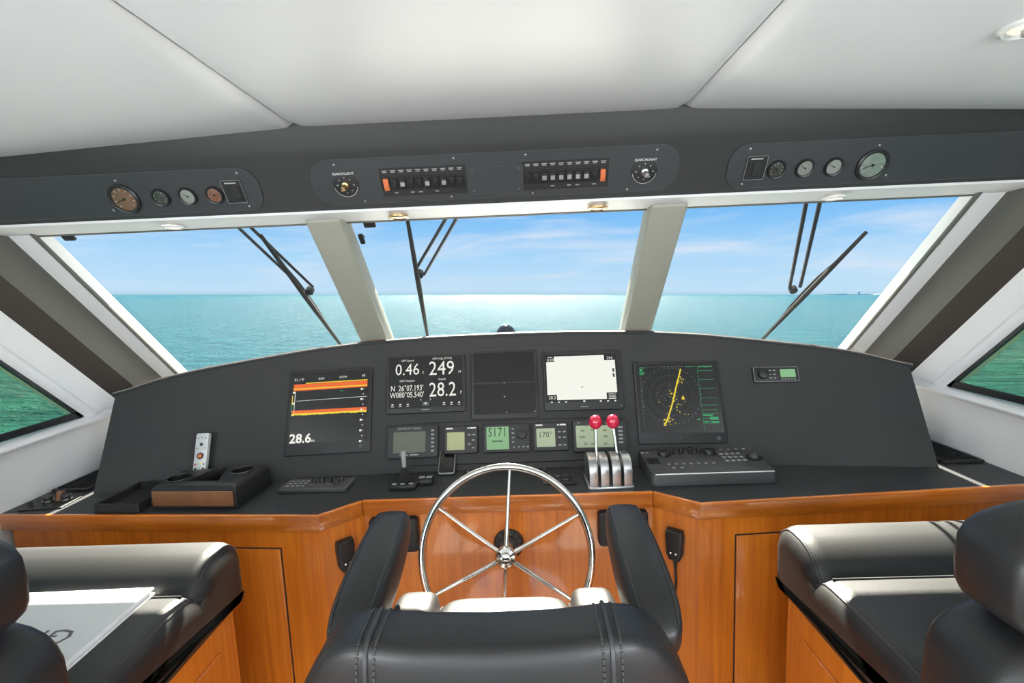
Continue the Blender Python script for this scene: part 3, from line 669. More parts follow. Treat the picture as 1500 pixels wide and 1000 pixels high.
for u, v, q in ((-.07, .02, .016), (-.072, -.006, .022), (-.03, .022, .014), (.02, .02, .015), (.022, -.005, .018), (-.06, -.034, .012), (-.03, -.034, .016), (.02, -.034, .013)): rect(b, u-q/2, v-.004, u+q/2, v+.004, .0235)
obj('lcd_figures', b, FAINT, d)
keys(d, [(.083, .03-.015*i) for i in range(5)], .018, .008, .0235)

# ------------------------------------------------------------------ things on the counter
ZC = .873
def on_counter(x, y, rz=0, z=ZC): return Matrix.Translation((x, y, z)) @ Matrix.Rotation(rz, 4, 'Z')
# throttles
t = thing('throttle_control', 'silver twin lever throttle with red ball knobs', 'throttle', on_counter(.377, 1.742, .02))
b = B(); prism(b, rrect(.17, .14, .012, 3), 0, .008, .003, 2); obj('base', b, SILVER, t)
for u in (-.062, -.021, .021, .062):
    b = B(); P = [(-.066, .0), (.066, .0)]+[(.066*cos(PI*i/16), .045+.060*sin(PI*i/16)) for i in range(17)]
    prism(b, P, -.0155, .0155, .004, 2, Matrix(((0, 0, 1, u), (1, 0, 0, 0), (0, 1, 0, .006), (0, 0, 0, 1)))); obj('quadrant', b, SILVER, t)
for u, lb in ((-.040, 'left lever'), (.040, 'right lever')):
    b = B(); tube(b, [(u, 0, .06), (u*.93, .028, .13), (u*.85, .050, .185)], [.006, .0055, .0075], 12); lv = obj('lever', b, CHROME, t)
    b = B(); sq(b, (u*.82, .058, .212), (.0255, .0255, .0275), 1, 24, 16); obj('ball_knob', b, RED, lv)
# radar keyboard
t = thing('radar_keyboard', 'dark grey control keyboard with knobs and trackball right of throttles', 'keyboard', on_counter(.752, 1.80, -.005))
def slope(u, v): return .040+.018*(v+.115)/.23
b = B(); P = rrect(.450, .235, .02, 4); lo = [b.verts.new((u, v, 0)) for u, v in P]; hi = [b.verts.new((u*.985, v*.97, slope(u, v))) for u, v in P]
b.faces.new(hi); b.faces.new(lo[::-1])
for i in range(len(P)): b.faces.new((lo[i], lo[(i+1) % len(P)], hi[(i+1) % len(P)], hi[i]))
bmesh.ops.recalc_face_normals(b, faces=b.faces); bmesh.ops.bevel(b, geom=[e for e in b.edges if min(e.verts[0].co.z, e.verts[1].co.z) > .02], offset=.004, segments=2, profile=.5, affect='EDGES'); obj('case', b, GREYP, t, 25)
KM = lambda u, v, dz=0: Matrix.Translation((u, v, slope(u, v)+dz)) @ Matrix.Rotation(math.atan(.018/.23), 4, 'X')
for u in (-.135, .045):
    b = B(); lathe(b, [(.024, 0), (.024, .006), (.021, .014), (.018, .016), (0, .016)], 24, KM(u, .055)); obj('rotary_knob', b, BLACKP, t)
for u in (-.10, -.065, -.03, .005):
    b = B(); lathe(b, [(.009, 0), (.008, .020), (.007, .024), (0, .024)], 16, KM(u, .062)); obj('knob', b, BLACKP, t)
b = B(); lathe(b, [(.030, 0), (.030, .003), (.022, .004), (.020, .001), (0, .001)], 28, KM(.195, .005)); tb = obj('trackball_ring', b, BLACKP, t)
b = B(); sq(b, (.195, .005, slope(.195, .005)+.003), (.017, .017, .014), 1, 20, 14); obj('trackball', b, GREYP, tb)
for r_ in range(3):
    for c_ in range(4):
        u, v = .085+c_*.022, .045-r_*.030
        b = B(); box(b, (0, 0, .001), (.013, .012, .003), .001, 1, KM(u, v)); obj('key', b, GREYK, t)
for i in range(7): b = B(); box(b, (0, 0, .001), (.010, .009, .003), .001, 1, KM(-.14+.028*i, -.03)); obj('key', b, GREYK, t)
for u, v in ((.1, .085), (.13, .085), (.16, .085), (.19, .085), (-.215, .075), (-.195, .075), (-.13, -.06), (-.10, -.06)): b = B(); box(b, (0, 0, .001), (.012, .007, .003), .001, 1, KM(u, v)); obj('key', b, GREYK, t)
b = B(); box(b, (0, 0, .0005), (.045, .055, .002), .001, 1, KM(-.19, .0)); obj('window_plate', b, BLACKP, t)
b = B(); box(b, (0, 0, .0002), (.046, .05, .002), .001, 1, KM(-.085, -.005)); obj('print_panel', b, GREYP, t)
b = B(); tube(b, [(-.212, -.112, slope(0, -.112)+.001), (.212, -.112, slope(0, -.112)+.001)], .003, 8); obj('front_edge', b, SILVER, t)
# left control panel
t = thing('control_panel', 'flat grey control panel with five black knobs left of joystick', 'control panel', on_counter(-.735, 1.776, -.03))
b = B(); box(b, (0, 0, .006), (.262, .108, .012), .003, 2); obj('plate', b, GREYP, t)
for u, v in ((-.02, .015), (.012, .015), (.045, .017), (.085, .028), (.078, -.008)):
    b = B(); lathe(b, [(.009, .012), (.008, .026), (.006, .030), (0, .030)], 16, Matrix.Translation((u, v, 0))); obj('knob', b, BLACKP, t)
for u in (-.11, -.09, -.07, -.05):
    for v in (.028, .006, -.018): b = B(); box(b, (u, v, .0125), (.013, .008, .003), .001, 1); obj('key', b, GREYK, t)
b = B(); o_ = rrect(.25, .096, .004, 2); line(b, o_+o_[:1], .0012, .0124)
for u in (-.02, .012, .045, .08): rect(b, u-.009, -.008, u+.009, -.005, .0124)
obj('print', b, GREYK, t)
# joystick, rocker pair, phone, keypad, little buttons
t = thing('joystick', 'small grey steering joystick with ribbed boot on base', 'joystick', on_counter(-.392, 1.765) @ Matrix.Scale(1.22, 4))
b = B(); box(b, (0, 0, .008), (.084, .082, .016), .004, 2); obj('base', b, BLACKP, t)
b = B(); pr = []
for i in range(9): pr += [(.021-.0014*i, .016+.005*i), (.0165-.0012*i, .0185+.005*i)]
lathe(b, pr+[(.006, .062), (.006, .066)], 20); obj('boot', b, RUBBER, t)
b = B(); lathe(b, [(.0065, .06), (.0075, .09), (.0085, .105), (.007, .110), (0, .111)], 18); obj('stick', b, GREYK, t)
keys(t, [(-.026, -.030), (0, -.030), (.026, -.030)], .014, .008, .017)
t = thing('rocker_box', 'black box with two grey rockers beside the joystick', 'switch', on_counter(-.318, 1.785))
b = B(); box(b, (0, 0, .009), (.062, .058, .018), .004, 2); obj('case', b, BLACKP, t); keys(t, [(-.014, .008), (.014, .008)], .022, .018, .019)
t = thing('mobile_phone', 'dark mobile phone leaning below the olive instrument', 'phone', frame((-.247, 1.846, ZC+.004), (1, .02, 0), (0, .75, .55)))
b = B(); prism(b, rrect(.066, .125, .010, 4, 0, .0625), 0, .008, .002, 2); obj('case', b, GREYK, t)
b = B(); prism(b, rrect(.060, .117, .008, 4, 0, .0625), .0078, .0088); obj('screen', b, SCREENB, t)
t = thing('switch_keypad', 'flat black keypad behind right side of wheel rim', 'keypad', on_counter(.195, 1.765))
b = B(); box(b, (0, 0, .004), (.125, .09, .008), .002, 1); obj('plate', b, BLACKP, t)
for u in (-.035, -.005, .025):
    for v in (.02, -.015): b = B(); lathe(b, [(.011, .008), (.011, .011), (.008, .012), (0, .012)], 16, Matrix.Translation((u, v, 0))); obj('button', b, GREYP, t)
b = B(); o_ = rrect(.117, .082, .002, 1); line(b, o_+o_[:1], .001, .0084); obj('print', b, GREYK, t)
for i, (x, lb) in enumerate(((-.16, 'small silver push button left of the wheel top'), (-.125, 'small black push button nearest left of the wheel top'), (.10, 'small silver push button nearest right of the wheel top'), (.145, 'small black push button right of the wheel top'))):
    t = thing('push_button', lb, 'button', on_counter(x, 1.862), 'push buttons below the instruments')
    b = B(); lathe(b, [(.013, 0), (.013, .004), (.010, .006), (0, .006)], 18); obj('collar', b, BLACKP, t)
    b = B(); lathe(b, [(.007, .005), (.007, .012), (0, .013)], 14); obj('cap', b, SILVER if i % 2 == 0 else GREYP, t)
# cup holder console
t = thing('cup_holder_console', 'black padded cup holder console with brown front', 'cup holder', on_counter(-1.105, 1.722, -.07))
CW, CD, CH = .322, .205, .084
def ch(u, v):
    x = (u-.5)*CW; y = -CD/2+v*(CD-.062*(1-u)**1.3); z = CH
    ed = min(u*CW, (1-u)*CW, v*CD, (1-v)*CD); z -= .02*math.exp(-ed/.008)
    z += .004*v
    for cx, cy, r in ((-.103, -.034, .040), (.098, .032, .038)):
        q = math.hypot(x-cx, y-cy)
        if q < r: z = .02+.0*q
    if abs(x-.004) < .062-.38*(y+.06) and -.06 < y < .06: z = .025
    return Vector((x, y, z))
b = B(); nu, nv = 96, 64; G = [[b.verts.new(ch(i/nu, j/nv)) for i in range(nu+1)] for j in range(nv+1)]
for j in range(nv):
    for i in range(nu): b.faces.new((G[j][i], G[j][i+1], G[j+1][i+1], G[j+1][i]))
rim = [G[0][i] for i in range(nu+1)]+[G[j][nu] for j in range(1, nv+1)]+[G[nv][i] for i in range(nu-1, -1, -1)]+[G[j][0] for j in range(nv-1, 0, -1)]
lo = [b.verts.new((v.co.x*1.02, v.co.y*1.02, .001)) for v in rim]
for i in range(len(rim)): b.faces.new((rim[i], lo[i], lo[(i+1) % len(rim)], rim[(i+1) % len(rim)]))
b.faces.new(lo[::-1]); bmesh.ops.recalc_face_normals(b, faces=b.faces); obj('body', b, LEATHER, t, 50)
b = B(); box(b, (0, -CD/2*1.02-.002, .038), (CW*.95, .006, .055), .002, 2); obj('front_panel', b, BROWNL, t)
for cx, cy, r in ((-.103, -.034, .040), (.098, .032, .038)):
    b = B(); tube(b, [(cx+r*cos(a*PI/16), cy+r*sin(a*PI/16), CH+.004*((cy)/CD+.5)+.001) for a in range(32)], .0035, 8, True); obj('cup_ring', b, BLACKP, t)
t = thing('shallow_tray', 'shallow open black tray left of cup holder console', 'tray', on_counter(-1.375, 1.70, -.05))
b = B(); box(b, (0, 0, .004), (.17, .2, .008), .002, 1); obj('bottom', b, BLACKM, t)
for c, s in (((-.08, 0, .018), (.008, .2, .032)), ((.08, 0, .018), (.008, .2, .032)), ((0, -.096, .018), (.155, .008, .032)), ((0, .096, .018), (.155, .008, .032))): b = B(); box(b, c, s, .002, 1); obj('rim', b, BLACKM, t)
# remote control leaning on the dash
t = thing('remote_control', 'silver remote control standing upright behind cup holder', 'remote control', frame((-1.222, 1.812, ZC+.004), (1, .08, 0), (-.03, .40, 1)))
b = B(); prism(b, rrect(.050, .205, .008, 4, 0, .1025), 0, .018, .004, 2); obj('case', b, REMOTE, t)
b = B(); lathe(b, [(.013, 0), (.013, .003), (0, .003)], 20, Matrix.Translation((0, .115, .017))); obj('ring_button', b, BLACKP, t)
b = B(); lathe(b, [(.008, 0), (.008, .005), (0, .005)], 16, Matrix.Translation((0, .115, .017))); obj('select_button', b, ORANGE, t)
b = B(); lathe(b, [(.006, 0), (.006, .003), (0, .003)], 16, Matrix.Translation((0, .16, .017))); obj('power_button', b, BLACKP, t)
for i, (u, m) in enumerate(((-.016, RED), (-.006, LCD_G), (.005, E_YELLOW), (.016, WIPER))):
    b = B(); lathe(b, [(.0035, 0), (.0035, .002), (0, .002)], 10, Matrix.Translation((u, .082+.003*(i in (1, 2)), .017))); obj('colour_button', b, m, t)
for u in (-.015, .015): b = B(); box(b, (u, .052, .018), (.009, .034, .004), .002, 2); obj('rocker_key', b, BLACKP, t)
keys(t, [(-.014, .185), (0, .188), (.014, .185), (-.016, .145), (.016, .145), (-.014, .02), (0, .02), (.014, .02)], .008, .005, .018, GREYK, 'button')
# side controls and vents
t = thing('side_controls', 'knob and lever cluster on counter by left wall', 'controls', on_counter(-1.712, 1.695, .1))
b = B(); box(b, (0, 0, .002), (.15, .10, .004), .001, 1); obj('plate', b, BLACKM, t)
for u, v in ((-.012, .006), (.048, .012)):
    b = B(); lathe(b, [(.017, .003), (.017, .010), (.015, .012), (.015, .022), (.017, .024), (.014, .030), (0, .030)], 22, Matrix.Translation((u, v, 0))); k = obj('knob', b, BLACKP, t)
    b = B(); lathe(b, [(.0178, .010), (.0178, .014), (.0152, .014), (.0152, .010)], 22, Matrix.Translation((u, v, 0))); obj('chrome_ring', b, CHROME, k)
b = B(); cyl(b, (-.05, -.02, .003), (-.05, -.02, .022), .005); lathe(b, [(.009, 0), (.009, .004), (0, .004)], 14, Matrix.Translation((-.05, -.02, .002))); obj('toggle', b, BLACKP, t)
b = B(); cyl(b, (.015, .02, .003), (.018, .03, .036), .011, .013); obj('brown_knob', b, BROWNL, t)
for sg, lb in ((-1, 'black slatted air vent beside left end of dashboard'), (1, 'black slatted air vent beside right end of dashboard')):
    t = thing('air_vent', lb, 'vent', on_counter(sg*1.742, 1.93))
    for c, s in (((0, .12, .005), (.15, .012, .010)), ((0, -.12, .005), (.15, .012, .010)), ((-.07, 0, .005), (.010, .24, .010)), ((.07, 0, .005), (.010, .24, .010))): b = B(); box(b, c, s, .002, 1); obj('frame_bar', b, BLACKM, t)
    for i in range(7):
        b = B(); box(b, (0, 0, 0), (.012, .225, .003), 0, 1, Matrix.Translation((-.054+.018*i, 0, .006)) @ Matrix.Rotation(.6*sg, 4, 'Y')); obj('slat', b, BLACKP, t)

# ------------------------------------------------------------------ steering wheel
TL = math.radians(20); WM = frame((0, 1.455, .762), (1, 0, 0), (0, sin(TL), cos(TL)))
sw = thing('steering_wheel', 'six spoke polished steel steering wheel in front of console', 'steering wheel', WM)
R_ = .272; hubn = .045
b = B(); tube(b, [(R_*cos(2*PI*i/96), R_*sin(2*PI*i/96), 0) for i in range(96)], .0125, 14, True); obj('rim', b, CHROME, sw)
for k in range(6):
    a = math.radians(86+60*k); b = B(); tube(b, [(.02*cos(a), .02*sin(a), hubn-.008), (R_*cos(a), R_*sin(a), 0)], [.0075, .0055], 12); obj('spoke', b, CHROME, sw)
b = B(); lathe(b, [(.030, -.012), (.034, -.004), (.034, .008), (.028, .018), (.018, .022), (.016, .034), (.012, .036), (0, .037)], 28, Matrix.Translation((0, 0, hubn-.006))); obj('hub', b, CHROME, sw)
b = B(); cyl(b, (0, 0, hubn-.01), (0, 0, -.20), .017); obj('shaft', b, SILVER, sw)
mt_n = -.212
b = B(); lathe(b, [(.054, mt_n), (.054, mt_n+.012), (.048, mt_n+.022), (.03, mt_n+.03), (.028, mt_n+.08), (0, mt_n+.08)], 36); mo = obj('mount', b, BLACKP, sw)
for k in range(12):
    a = 2*PI*k/12; b = B(); box(b, (0, 0, 0), (.005, .022, .010), .001, 1, Matrix.Rotation(a, 4, 'Z') @ Matrix.Translation((0, .039, mt_n+.024))); obj('rib', b, BLACKP, mo)
# black panels on the console behind the armrests
for sg, lb in ((-1, 'black speaker box on console behind left armrest'), (1, 'black speaker box on console behind right armrest')):
    t = thing('speaker_box', lb, 'speaker', Matrix.Translation((sg*.41, 1.655, .742)) @ Matrix.Rotation(PI/2, 4, 'X'))
    b = B(); prism(b, rrect(.176, .126, .014, 4), -.002, .03, .008, 3); obj('case', b, BLACKM, t)
    b = B()
    for i in range(7): box(b, (0, -.042+.014*i, .031), (.13, .005, .003), .001, 1)
    obj('grille', b, BLACKP, t)
# handheld microphones on the angled corners
for sg, x, y, rz, lb in ((-1, -.580, 1.597, .735, 'black handheld radio microphone hanging left of helm chair'), (1, .586, 1.603, -.655, 'black handheld radio microphone hanging right of helm chair')):
    t = thing('radio_microphone', lb, 'microphone', Matrix.Translation((x, y, .70)) @ Matrix.Rotation(rz, 4, 'Z') @ Matrix.Rotation(PI/2, 4, 'X') @ Matrix.Translation((0, 0, -.008)))
    b = B(); P = [(-.027, .055), (.027, .055), (.031, .03), (.027, -.035), (.018, -.055), (-.018, -.055), (-.027, -.035), (-.031, .03)]
    prism(b, P, 0, .036, .008, 3); obj('body', b, BLACKP, t)
    b = B()
    for u in (-.009, .009): lathe(b, [(.003, 0), (.003, .002), (0, .002)], 10, Matrix.Translation((u, -.026, .035)))
    obj('indicator', b, E_TEXT, t)
    b = B(); cyl(b, (0, -.05, .016), (0, -.085, .016), .009, .005); obj('strain_relief', b, RUBBER, t)
    b = B(); tube(b, [(0, -.08, .016), (.002, -.14, .015), (-.003, -.22, .013), (-.012, -.34, .012), (-.008, -.5, .012)], .0042, 8); obj('cord', b, RUBBER, t)

# ------------------------------------------------------------------ helm chair
hc = thing('helm_chair', 'black leather helm chair with armrests facing the wheel', 'chair', (.005, .95, 0))
O = Vector((.005, .95, 0))
def P_(x, y, z): return (x, y-.95, z)
b = B(); lathe(b, [(.26, 0), (.26, .02), (.08, .05), (.06, .10), (.06, .58), (.12, .62), (.12, .64), (0, .64)], 32, Matrix.Translation(P_(0, .98, 0))); obj('pedestal', b, SILVER, hc)
def droop(x):
    t = [(0, 0), (.20, .002), (.24, .010), (.275, .028), (.305, .058), (.335, .10), (.36, .17)]; x = abs(x)
    for (p, q), (r, w_) in zip(t, t[1:]):
        if x <= r: return q+(w_-q)*(x-p)/(r-p)
    return .17
def back_warp(p):                                             # the back wraps forward at its sides, top corners droop
    k = abs(p.x)/.31; g = max(0, (p.z+.05)/.27)
    return Vector((p.x, p.y+.055*k**2.2, p.z-droop(p.x)*g))
Mb = Matrix.Translation(P_(0, .735, .836))
b = B(); sq(b, (0, 0, 0), (.36, .064, .222), (.30, .34), 96, 40, back_warp, Mb); cb = obj('back_cushion', b, LEATHER, hc, 60)
def stitch(pts, parent, r=.0022):
    pts = [Vector(p) for p in pts]; b = B()
    for p, q in zip(pts, pts[1:]):
        t = q-p; tube(b, [p+t*.15, p+t*.8], r, 6)
    return obj('stitching', b, STITCH, parent)
def over_top(x, a0, a1, k, off):                             # line over the top of the back at a given x
    c = Mb @ Vector((x, .02, .02)); r = []
    for i in range(k):
        a = a0+(a1-a0)*i/(k-1); h = cast(cb, c+Vector((0, -cos(a), sin(a)))*.6, c, off)
        if h: r.append(h)
    return r
def on_back(p0, p1, k, off):
    r = []
    for i in range(k):
        q = Vector(p0)+(Vector(p1)-Vector(p0))*i/(k-1); h = cast(cb, q+Vector((0, -.5, 0)), q, off)
        if h: r.append(h)
    return r
for sg in (-1, 1):
    b = B(); tube(b, over_top(sg*.196, -.5, 2.4, 40, .001), .0042, 8); obj('piping', b, PIPING, cb)
    stitch(over_top(sg*.211, -.3, 2.2, 90, .0008), cb); stitch(over_top(sg*.181, -.3, 2.2, 90, .0008), cb)
    zb_ = Mb.translation.z
    b = B(); tube(b, on_back((sg*.338, -.2, zb_+.055), (sg*.205, -.2, zb_-.01), 24, .001), .0042, 8); obj('piping', b, PIPING, cb)
    stitch(on_back((sg*.330, -.2, zb_+.068), (sg*.213, -.2, zb_+.008), 30, .0008), cb)
b = B(); sq(b, P_(0, 1.0, .748), (.175, .215, .055), (.4, .3), 36, 16); obj('seat_cushion', b, LEATHER, hc, 60)
for sg in (-1, 1):
    b = B(); sq(b, P_(sg*.228, 1.0, .765), (.062, .222, .070), (.6, .4), 28, 18); obj('seat_bolster', b, LEATHER, hc, 60)
    b = B(); tube(b, [P_(sg*.172, .82+.04*i, .792+(.0 if i < 9 else -.02*(i-8))) for i in range(11)], .004, 8); obj('piping', b, PIPING, hc)
b = B(); sq(b, P_(0, 1.0, .665), (.26, .2, .04), .3, 28, 12); obj('seat_pan', b, BLACKM, hc)
for sg in (-1, 1):
    rear, tip = Vector(P_(sg*.298+.015, .82, .945)), Vector(P_(sg*.303+.015, 1.27, 1.008))
    ax = (tip-rear); Ln = ax.length; mid = (rear+tip)/2; Ma = frame(mid, ax, Vector((0, 0, 1)).cross(ax))
    def arm(p):
        k = p.x/(Ln/2); return Vector((p.x, p.y*(1-.12*max(0, k)), p.z-.045*max(0, (k-.6)/.4)**2))
    b = B(); sq(b, (0, 0, 0), (Ln/2, .056, .052), (.6, .62), 64, 28, arm, Ma); ar = obj('armrest', b, LEATHER, hc, 60)
    for s2 in (-1, 1):
        pts = []
        for i in range(60):
            u = -.90+1.78*i/59; q = Ma @ Vector((u*Ln/2, s2*.038*(1-.12*max(0, u))*(1-abs(u)**5*.35), 0)); h = cast(ar, q+Ma.to_3x3() @ Vector((0, 0, .3)), q, .0005)
            if h: pts.append(h)
        b = B(); tube(b, pts, .002, 6); obj('seam', b, PIPING, ar)
        if s2 == sg: stitch([p+(Ma.to_3x3() @ Vector((0, -s2*.009, .001))) for p in pts], ar, .0015)
    b = B(); box(b, (sg*.292, -.02, .86), (.028, .10, .26), .008, 2); obj('arm_bracket', b, CREAM, hc)

# ------------------------------------------------------------------ side benches
def bench(sg, label):
    bn = thing('bench_seat', label, 'bench', (sg*1.28, .9, 0)); X = lambda x: sg*x
    b = B(); box(b, (X(1.315), .86, .35), (.95, 1.0, .70), .004, 1); bs = obj('base', b, WOODV, bn, world=True)
    b = B(); box(b, (X(.838), .86, .36), (.008, .84, .46), .003, 1); obj('base_panel', b, WOODV, bs, world=True)
    b = B(); box(b, (X(.836), .86, .694), (.014, 1.0, .012), .003, 1); obj('base_trim', b, SILVER, bs, world=True)
    def loft(P, x0, x1, r, name):
        P = [Vector((p[0], p[1])) for p in P]; k = len(P); nr = []
        for i in range(k):
            t_ = (P[(i+1) % k]-P[i-1]).normalized(); nr.append(Vector((t_.y, -t_.x)))
        st = [(x0+r*(1-cos(PI/2*j/7)), r*(1-sin(PI/2*j/7))) for j in range(8)]; st += [(x0+(x1-x0)*q, 0) for q in (.3, .6)]+[(x1, 0)]
        b = B(); rows = []
        for x, d in st: rows.append([b.verts.new((X(x), (p-n_*d).x, (p-n_*d).y)) for p, n_ in zip(P, nr)])
        for r0, r1 in zip(rows, rows[1:]):
            for j in range(k): b.faces.new((r0[j], r0[(j+1) % k], r1[(j+1) % k], r1[j]))
        b.faces.new(rows[0]); b.faces.new(rows[-1]); bmesh.ops.recalc_face_normals(b, faces=b.faces)
        j = 4; seam = [(X(st[j][0]), *(p-n_*st[j][1])) for p, n_ in zip(P, nr)]
        return obj(name, b, LEATHER, bn, 60, world=True), seam
    def corners(C_):
        out = []
        for (y, z, r, a0) in C_:
            for i in range(11): a = math.radians(a0+9*i); out.append((y+r*cos(a), z+r*sin(a)))
        return out
    ol = corners([(1.41-.085, .892-.085, .085, 0)])
    ol += [(1.305+.13*cos(a), .892-.13+.13*sin(a)) for a in [math.radians(90+6.2*i) for i in range(1, 11)]]
    ol += [(1.178, .832), (1.15, .836)]+[(1.12-.05*i, .837) for i in range(14)]
    ol += corners([(.42, .817, .02, 90), (.42, .68, .02, 180), (1.41-.03, .69, .03, 270)])
    cu_, s1 = loft(ol, .812, 1.80, .055, 'seat_cushion')
    i0 = 3; i1 = 11+10+2+14
    seam = s1[i0:i1]
    b = B(); tube(b, [Vector(p) for p in seam], .0035, 8); obj('piping', b, PIPING, cu_, world=True)
    b = B()
    for p, q in zip(seam, seam[1:]):
        p, q = Vector(p)+Vector((sg*.011, 0, .0025)), Vector(q)+Vector((sg*.011, 0, .0025)); m_ = max(1, int((q-p).length/.009))
        for k in range(m_): tube(b, [p+(q-p)*(k+.1)/m_, p+(q-p)*(k+.7)/m_], .0013, 5)
    obj('stitching', b, STITCH, cu_, world=True)
    b = B(); tube(b, [(X(.85+.045*i), 1.176, .8335) for i in range(21)], .003, 6); obj('crease_welt', b, PIPING, cu_, world=True)
    b = B(); sq(b, (X(1.10), .655, 1.185), (.385, .072, .098), (.55, .32), 40, 20); obj('back_upper_cushion', b, LEATHER, bn, 60, world=True)
    b = B(); sq(b, (X(1.075), .66, .975), (.385, .085, .150), (.5, .32), 40, 20); obj('back_lower_cushion', b, LEATHER, bn, 60, world=True)
    b = B(); tube(b, [(X(.76+.03*i), .722+.004*sin(i), 1.228) for i in range(20)], .003, 6); obj('back_seam', b, PIPING, bn, world=True)
bench(-1, 'black leather bench on wooden base carrying white book'); bench(1, 'empty black leather bench on wooden base right of helm')
# book
bk = thing('book', 'thick white brochure lying on the left bench', 'book', Matrix.Translation((-1.095, 1.018, .8335)) @ Matrix.Rotation(.03, 4, 'Z'))
b = B(); box(b, (0, 0, .004), (.34, .33, .007), .001, 1); obj('back_cover', b, PAPER, bk)
b = B(); box(b, (-.002, 0, .0115), (.332, .322, .008), .001, 1); obj('pages', b, PAPER, bk)
b = B(); box(b, (0, 0, .019), (.34, .33, .006), .001, 1); fc = obj('front_cover', b, PAPER, bk)
text(fc, 'GRA', .075, .112, -.012, .0225, INK, 'LEFT', PI, 1.2)

# ------------------------------------------------------------------ outside: wipers, brow, deck, searchlight
def wsp(x, z, off=.03): return Vector((x, WS-z+off*.707, z+off*.707))
def wiper(label, arms, piv, top, bot):
    p = wsp(*piv); t = thing('windshield_wiper', label, 'wiper', Matrix.Translation(p), 'wipers outside the windshield')
    for (x, z), e in arms:
        b = B(); a = wsp(x, z, .055); q = wsp(piv[0]+e[0], piv[1]+e[1], .045); tube(b, [a, a+(q-a)*.12, q], [.011, .008, .007], 8, flat=.7); obj('arm', b, WIPER, t, world=True)
    b = B(); lathe(b, [(.016, -.012), (.018, 0), (.016, .012), (.008, .02), (0, .02)], 16, Matrix.Translation(wsp(*piv, .045)) @ Matrix.Rotation(-PI/4, 4, 'X')); obj('pivot', b, WIPER, t, world=True)
    b = B(); A, Z = wsp(*top, .022), wsp(*bot, .022); tube(b, [A, A+(Z-A)*.5, Z], [.007, .011, .007], 8); bl = obj('blade', b, RUBBER, t, world=True)
    b = B(); A2, Z2 = A+(Z-A)*.18, A+(Z-A)*.82; m_ = (A2+Z2)/2+Vector((0, .014, .014)); tube(b, [A2, A2+(m_-A2)*.6+Vector((0, .004, .004)), m_, Z2+(m_-Z2)*.6+Vector((0, .004, .004)), Z2], .005, 8); obj('blade_spine', b, WIPER, bl, world=True)
wiper('wiper outside left pane with blade leaning right', [((-1.0, 1.90), (-.02, 0)), ((-.955, 1.90), (.02, .015))], (-.818, 1.595), (-.878, 1.822), (-.792, 1.335))
wiper('wiper outside middle pane hanging almost upright', [((-.125, 1.90), (-.008, .02)), ((-.088, 1.90), (.018, -.005))], (-.336, 1.645), (-.322, 1.845), (-.370, 1.365))
wiper('wiper outside right pane with blade slanting steeply', [((1.10, 1.90), (-.02, .01)), ((1.15, 1.90), (.025, .01))], (1.258, 1.515), (1.390, 1.745), (1.228, 1.275))
for i, (x, z, lb) in enumerate(((-1.567, 1.848, 'small dark clip under soffit at far left'), (-.458, 1.848, 'small dark clip under soffit beside left mullion'), (-.505, 1.803, 'small dark tab on glass beside left mullion'))):
    t = thing('glass_clip', lb, 'clip', frame(wsp(x, z, .008), (1, 0, 0), (0, -1, 1)), 'clips on the windshield')
    b = B(); box(b, (0, 0, 0), (.042 if i != 2 else .018, .022 if i != 2 else .042, .012), .003, 2); obj('body', b, BLACKP, t)
    b = B(); box(b, (0, .004, -.008), (.02, .010, .008), .002, 1); obj('foot', b, WIPER, t)
b = B(); prism(b, [(1.80, 1.895), (2.40, 1.955), (2.42, 1.985), (2.40, 2.02), (1.80, 2.16)], -2.0, 2.0, M=Matrix(((0, 0, 1, 0), (1, 0, 0, 0), (0, 1, 0, 0), (0, 0, 0, 1))))
struct(obj('trim_7', b, GEL, sharp=25), 'white exterior brow above the windshield')
b = B(); P = [(-1.95, 2.40), (1.95, 2.40), (1.75, 3.2), (1.2, 4.4), (.5, 5.3), (0, 5.5), (-.5, 5.3), (-1.2, 4.4), (-1.75, 3.2)]
prism(b, P, .60, .80, .03, 2); tag(obj('foredeck', b, GEL), 'white foredeck ahead of the windshield', 'deck')
t = thing('searchlight', 'dark domed searchlight on foredeck just above dashboard', 'searchlight', (-.06, 4.0, .80))
b = B(); lathe(b, [(.09, 0), (.085, .02), (.05, .04), (.045, .30), (.06, .32), (.06, .33), (0, .33)], 24); obj('post', b, GEL, t)
b = B(); sq(b, (0, 0, .40), (.085, .085, .09), 1, 28, 18); obj('dome', b, mat('dark_gloss_dome', (.02, .02, .022), .12), t)

# ------------------------------------------------------------------ sea and far shore
m = bpy.data.materials.new('sea_water'); m.use_nodes = True; nt = m.node_tree; N = nt.nodes; L = nt.links; bs = N['Principled BSDF']
bs.inputs['Roughness'].default_value = .2; bs.inputs['IOR'].default_value = 1.33; bs.inputs['Specular IOR Level'].default_value = .045
tc = N.new('ShaderNodeTexCoord')
def noise(scale, stretch, det):
    mp = N.new('ShaderNodeMapping'); mp.inputs['Scale'].default_value = stretch; L.new(tc.outputs['Object'], mp.inputs[0])
    n = N.new('ShaderNodeTexNoise'); n.inputs['Scale'].default_value = scale; n.inputs['Detail'].default_value = det; n.inputs['Roughness'].default_value = .6; L.new(mp.outputs[0], n.inputs['Vector']); return n
n1 = noise(.55, (.45, 1, 1), 6); n2 = noise(2.6, (.6, 1, 1), 5); n3 = noise(.02, (1, 1, 1), 3)
ad = N.new('ShaderNodeMath'); ad.operation = 'MULTIPLY_ADD'; ad.inputs[1].default_value = .35; L.new(n2.outputs['Fac'], ad.inputs[0]); L.new(n1.outputs['Fac'], ad.inputs[2])
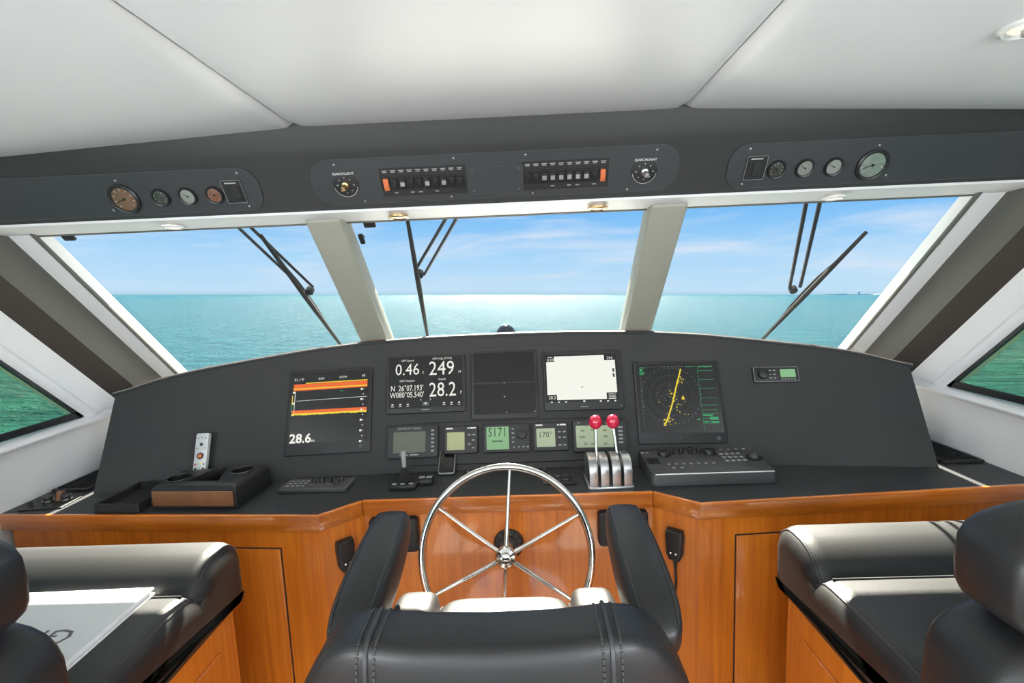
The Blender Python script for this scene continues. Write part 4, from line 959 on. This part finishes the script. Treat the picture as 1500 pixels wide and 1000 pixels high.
bp = N.new('ShaderNodeBump'); bp.inputs['Strength'].default_value = 1; bp.inputs['Distance'].default_value = 1.1; L.new(ad.outputs[0], bp.inputs['Height']); L.new(bp.outputs[0], bs.inputs['Normal'])
r = N.new('ShaderNodeValToRGB'); r.color_ramp.elements[0].position = .35; r.color_ramp.elements[0].color = (.004, .040, .053, 1); r.color_ramp.elements[1].position = .68; r.color_ramp.elements[1].color = (.013, .082, .092, 1)
L.new(n1.outputs['Fac'], r.inputs[0]); L.new(r.outputs[0], bs.inputs['Base Color'])
b = B(); bmesh.ops.create_circle(b, cap_ends=True, segments=96, radius=9000)
sea = obj('sea', b, m); sea.location = Vector((CX, 0, CAMZ))-UPV*4.6
sea.rotation_euler = Vector((0, 0, 1)).rotation_difference(UPV).to_euler(); sea['kind'] = 'stuff'; tag(sea, 'rippled teal sea stretching to the horizon', 'sea')
# low shore on the horizon to the right
t = thing('far_shore', 'thin pale strip of land on the right horizon', 'shore')
side = UPV.cross(Vector((0, 1, 0))).normalized()*-1; fw_ = UPV.cross(side) * (1 if UPV.cross(side).y > 0 else -1)
b = B(); base = sea.location.copy(); lo = []; hi = []
for i in range(41):
    a = math.radians(31.5+8.5*i/40); h = 7+5*math.sin(i*.9)*math.sin(i*.37)+random.uniform(0, 2.5); h *= math.sin(PI*min(1, (i+1)/8)*.5)
    c0 = base+(side*sin(a)+fw_*cos(a))*4200; lo.append(c0-UPV*3); hi.append(c0+UPV*h)
bk_ = [p+(fw_*120) for p in lo]
for i in range(40):
    V = [b.verts.new(p) for p in (lo[i], lo[i+1], hi[i+1], hi[i])]; b.faces.new(V)
    V = [b.verts.new(p) for p in (hi[i], hi[i+1], bk_[i+1], bk_[i])]; b.faces.new(V)
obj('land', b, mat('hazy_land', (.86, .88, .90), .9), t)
for a, h in ((34.5, 26), (36.3, 22)):
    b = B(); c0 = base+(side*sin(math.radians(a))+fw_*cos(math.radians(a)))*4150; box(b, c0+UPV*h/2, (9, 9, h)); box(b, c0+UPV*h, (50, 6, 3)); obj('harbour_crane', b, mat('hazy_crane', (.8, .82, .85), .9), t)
